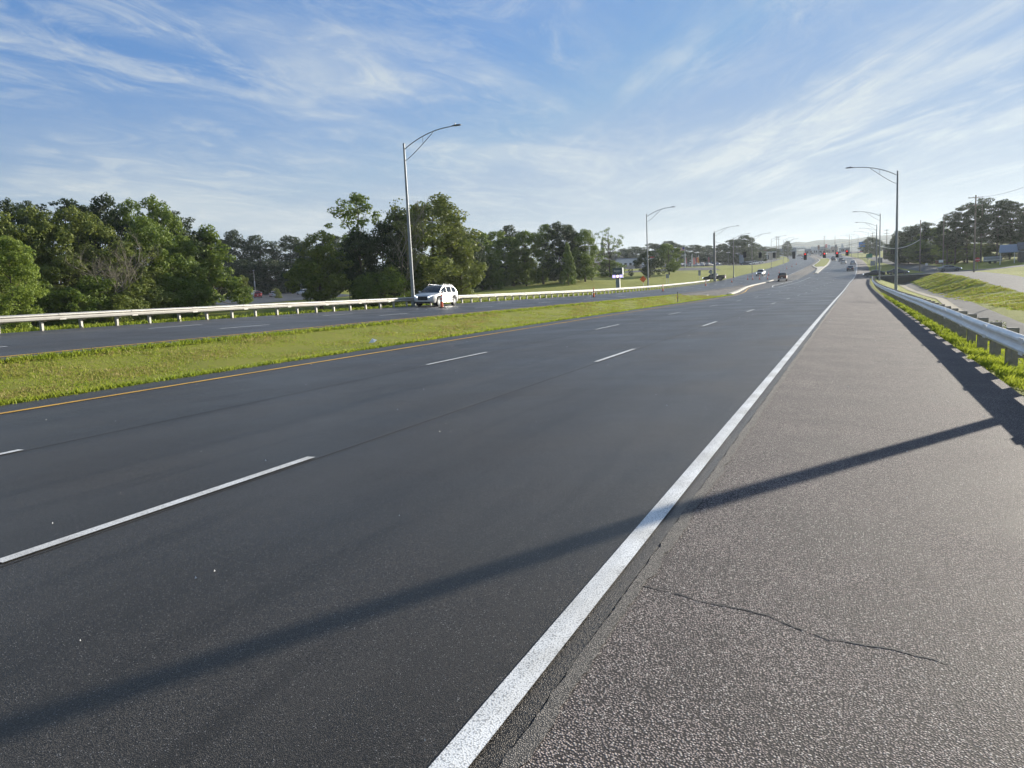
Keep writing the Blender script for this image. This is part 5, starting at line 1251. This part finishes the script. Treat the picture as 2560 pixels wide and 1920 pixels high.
# right side: house with carport, trailer, wall, culvert
hx, hy = 37.2, 220.5
b = building('house', hx+3.5, hy+1, -6, 9, 9, 2.9, 'dark_wall', 'dark house with a blue grey metal roof carport at the right edge', 'house', 'roof_dark', 1.7, [(-3.4, -2.2, .9, 2.1)], [(.2, 1.3, 2.1)], z=H(hx, hy))
mb = MB(); mb.add([(-8.8, -4.6, 2.35), (-2.2, -4.6, 2.35), (-1.2, 1.2, 4.3), (-8.4, 1.2, 4.3), (-8.8, -4.6, 2.23), (-2.2, -4.6, 2.23), (-1.2, 1.2, 4.18), (-8.4, 1.2, 4.18)], [(0, 1, 2, 3), (7, 6, 5, 4), (0, 4, 5, 1), (1, 5, 6, 2), (2, 6, 7, 3), (3, 7, 4, 0)]); mb.build('carport_roof', 'roof_metal', b)
for x, y in ((-8.5, -4.3), (-2.6, -4.3), (-8.2, .9), (-5.6, -4.3)): MB().box(x-.07, x+.07, y-.07, y+.07, -.6, 2.26 if y < 0 else 4.1).build('post', 'white_wall', b)
g = empty('trailer', (31.4, 226, H(31.4, 226)), R_(-8), 'low pale trailer with a white stripe parked left of the dark house', 'trailer')
mb = MB(); mb.box(-2.0, 2.0, -1, 1, .45, 1.75); o = mb.build('body', 'sign_back', g); bv = o.modifiers.new('b', 'BEVEL'); bv.width = .25; bv.segments = 3
MB().box(-1.8, 1.9, -1.02, -1.005, .75, .95).build('stripe', 'white_wall', g)
for x in (-.6, .5):
    mb = MB(); mb.lathe([(0, -.98), (.33, -.97), (.34, -.75), (0, -.74)], 14, 'y', (x, 0, .34)); mb.build('wheel', 'rubber', g)
g = empty('brick_wall', (24.8, 262, H(24.8, 262)), R_(-5), 'low brick garden wall under the pines', 'wall')
MB().box(-3, 3, -.15, .15, -.4, 1.0).build('wall', 'brick', g); MB().box(-3.05, 3.05, -.2, .2, 1.0, 1.1).build('coping', 'concrete', g)
building('roadside_shelter', 13.8, 420, 0, 2.6, 3, 5.0, 'dark_wall', 'small dark building with white roof over the right light poles', roof='white_wall')
g = empty('culvert', (base_at(8, 187.6)[0], 187.55, interp(ZR, 187.5)), 0, 'dark concrete culvert opening where the ditch meets the side street', 'culvert')
mb = MB(); x0, x1 = -4.6, 6.4
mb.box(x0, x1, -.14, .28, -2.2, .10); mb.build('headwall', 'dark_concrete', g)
MB().box(-1.2, 3.0, -.16, -.142, -1.75, -.35).build('opening', 'dark_opening', g)
MB().box(x0, x1, -.18, .32, .10, .24).build('coping', 'concrete', g)

# ------------------------------------------------------------------ grass, weeds and debris
def blades(name, n, fx, h0, h1, w0, mat, seed, per=5, spread=.06, wind=.25):
    g = np.random.default_rng(seed); P = []
    k = 0
    while k < n:
        xr, s = fx(g); P.append((xr+cc(s), s, Hr(xr, s)-.01)); k += 1
    P = np.array(P); P = np.repeat(P, per, 0); m_ = len(P); P[:, 0] += g.normal(0, spread, m_); P[:, 1] += g.normal(0, spread, m_)
    dist = np.hypot(P[:, 0], P[:, 1]); wd = w0*(1+dist/28)*g.uniform(.6, 1.4, m_); hh = g.uniform(h0, h1, m_)*g.uniform(.5, 1.1, m_)
    a = g.uniform(0, 2*np.pi, m_); dx, dy = np.cos(a)*wd/2, np.sin(a)*wd/2; b_ = g.uniform(0, 2*np.pi, m_); l_ = hh*g.uniform(.1, .9, m_)
    V = np.stack([P+np.stack([dx, dy, 0*dx], 1), P-np.stack([dx, dy, 0*dx], 1), P+np.stack([np.cos(b_)*l_*.35+dx*.6, np.sin(b_)*l_*.35+dy*.6, hh*.6], 1), P+np.stack([np.cos(b_)*l_, np.sin(b_)*l_, hh], 1)], 1).reshape(-1, 3)
    me = bpy.data.meshes.new(name); me.vertices.add(len(V)); me.vertices.foreach_set('co', V.ravel().astype(np.float32))
    idx = (np.arange(m_)*4)[:, None]+np.array([0, 1, 2, 1, 3, 2])[None]
    me.loops.add(m_*6); me.loops.foreach_set('vertex_index', idx.ravel().astype(np.int32)); me.polygons.add(m_*2)
    me.polygons.foreach_set('loop_start', np.arange(0, m_*6, 3, dtype=np.int32)); me.polygons.foreach_set('loop_total', np.full(m_*2, 3, np.int32)); me.update(); me.validate()
    me.materials.append(MATS[mat]); o = bpy.data.objects.new(name, me); COL.objects.link(o); tag(o, kind='stuff'); return o
def near(g, a, b_): return a+(b_-a)*g.random()**1.7
def strip(g):
    s = near(g, 3.2, 70); e = 2.28+.10*math.sin(s*2.1)+.08*math.sin(s*5.3); return e+(abs(g.normal(0, .38))), s
blades('grass', 6500, strip, .05, .15, .011, 'grass_blade', 1, 7, .05)
blades('grass', 8000, lambda g: (g.uniform(2.5, 6.4), near(g, 3, 90)), .06, .17, .013, 'grass_blade', 2, 6, .07)
def clump(g, x0, x1, s0, s1, thr=.0):
    while True:
        x, s = g.uniform(x0, x1), near(g, s0, s1)
        v = math.sin(x*2.3+s*.7)+math.sin(s*1.3-x*1.1+2)+math.sin(x*.9+s*.31+1)
        if v > thr+g.normal(0, .8): return x, s
blades('grass', 16000, lambda g: clump(g, -20.2, -13.45, 7, 96, -.6), .02, .06, .013, 'grass_blade', 3, 6, .09)
blades('grass', 9000, lambda g: clump(g, -20.2, -13.9, 7, 96, 1.1), .03, .09, .013, 'dry_blade', 4, 5, .10)
blades('grass', 4500, lambda g: (-13.35-abs(g.normal(0, .16))-.02, near(g, 7, 96)), .06, .15, .016, 'grass_blade', 5, 6, .06)
blades('grass', 3000, lambda g: (-20.3+abs(g.normal(0, .14)), near(g, 9, 98)), .06, .15, .016, 'grass_blade', 9, 6, .06)
blades('grass', 4000, lambda g: clump(g, 9.2+1.5, 15.1, 20, 186, .6), .07, .18, .022, 'dry_blade', 6, 6, .16)
blades('grass', 11000, lambda g: clump(g, 9.4+1.2, 15.1, 20, 186, .3), .05, .14, .022, 'grass_blade', 7, 6, .16)
blades('grass', 6000, lambda g: (g.uniform(-37, -32.75), near(g, 14, 150)), .10, .26, .020, 'grass_blade', 8, 5, .10)
def weed(xr, s, w_, h_, label, mat='leaf_olive'):
    r = random.Random(int(s*10)); b = base_at(xr, s)
    me = leaf_mesh('weed', [(r.uniform(-w_, w_)/2, r.uniform(-w_, w_)/2, h_*r.uniform(.3, .9)) for _ in range(9)], [w_*.28]*9, [60]*9, .045, int(s*3), .8)
    me.materials[0] = MATS[mat]; o = bpy.data.objects.new('weed', me); COL.objects.link(o); o.location = b; return tag(o, label, 'weed')
weed(6.6, 17.5, 1.1, .75, 'yellowish weed growing in the ditch behind the near guardrail posts', 'leaf_bright'); weed(6.4, 45, 1.2, .7, 'small green weed clump in the ditch beyond the middle of the guardrail')
# bits of litter and stone chips on the road
mb = MB(); r8 = random.Random(4)
for _ in range(150):
    s = 2+38*r8.random()**1.6; xr = r8.uniform(-12, 1.9); z = Hr(xr, s)+.017; q = r8.uniform(.002, .007)*(1+s/12); a = r8.uniform(0, 3)
    X = xr+cc(s); mb.add([(X+q*math.cos(a), s+q*math.sin(a), z-.008), (X-q*.5, s+q*.4, z-.008), (X-q*.2, s-q*.6, z-.008), (X, s, z+q*.6)], [(0, 1, 3), (1, 2, 3), (2, 0, 3)])
o = mb.build('gravel', 'sign_white'); tag(o, kind='stuff')
g = MB(); b = base_at(-16.7, 24.2)
g.add([(0, 0, .0), (.22, .05, .02), (.25, .2, .10), (.03, .16, .14), (.12, .1, .17)], [(0, 1, 4), (1, 2, 4), (2, 3, 4), (3, 0, 4)])
o = g.build('litter', 'sign_white'); o.location = b; tag(o, 'crumpled white scrap of litter lying in the median grass', 'litter')

# ------------------------------------------------------------------ haze
mb = MB(); mb.box(-3600, 3200, -420, 3700, -40, 175)
hz_ = mb.build('haze', 'seam'); tag(hz_, kind='stuff')
hm = bpy.data.materials.new('haze'); hm.use_nodes = True; t = hm.node_tree; t.nodes.clear()
o_ = t.nodes.new('ShaderNodeOutputMaterial'); v = t.nodes.new('ShaderNodeVolumePrincipled'); v.inputs['Color'].default_value = (.80, .88, .95, 1); v.inputs['Density'].default_value = .00013; v.inputs['Anisotropy'].default_value = .38
t.links.new(v.outputs[0], o_.inputs['Volume']); hz_.data.materials.clear(); hz_.data.materials.append(hm)
scn.cycles.volume_bounces = 0
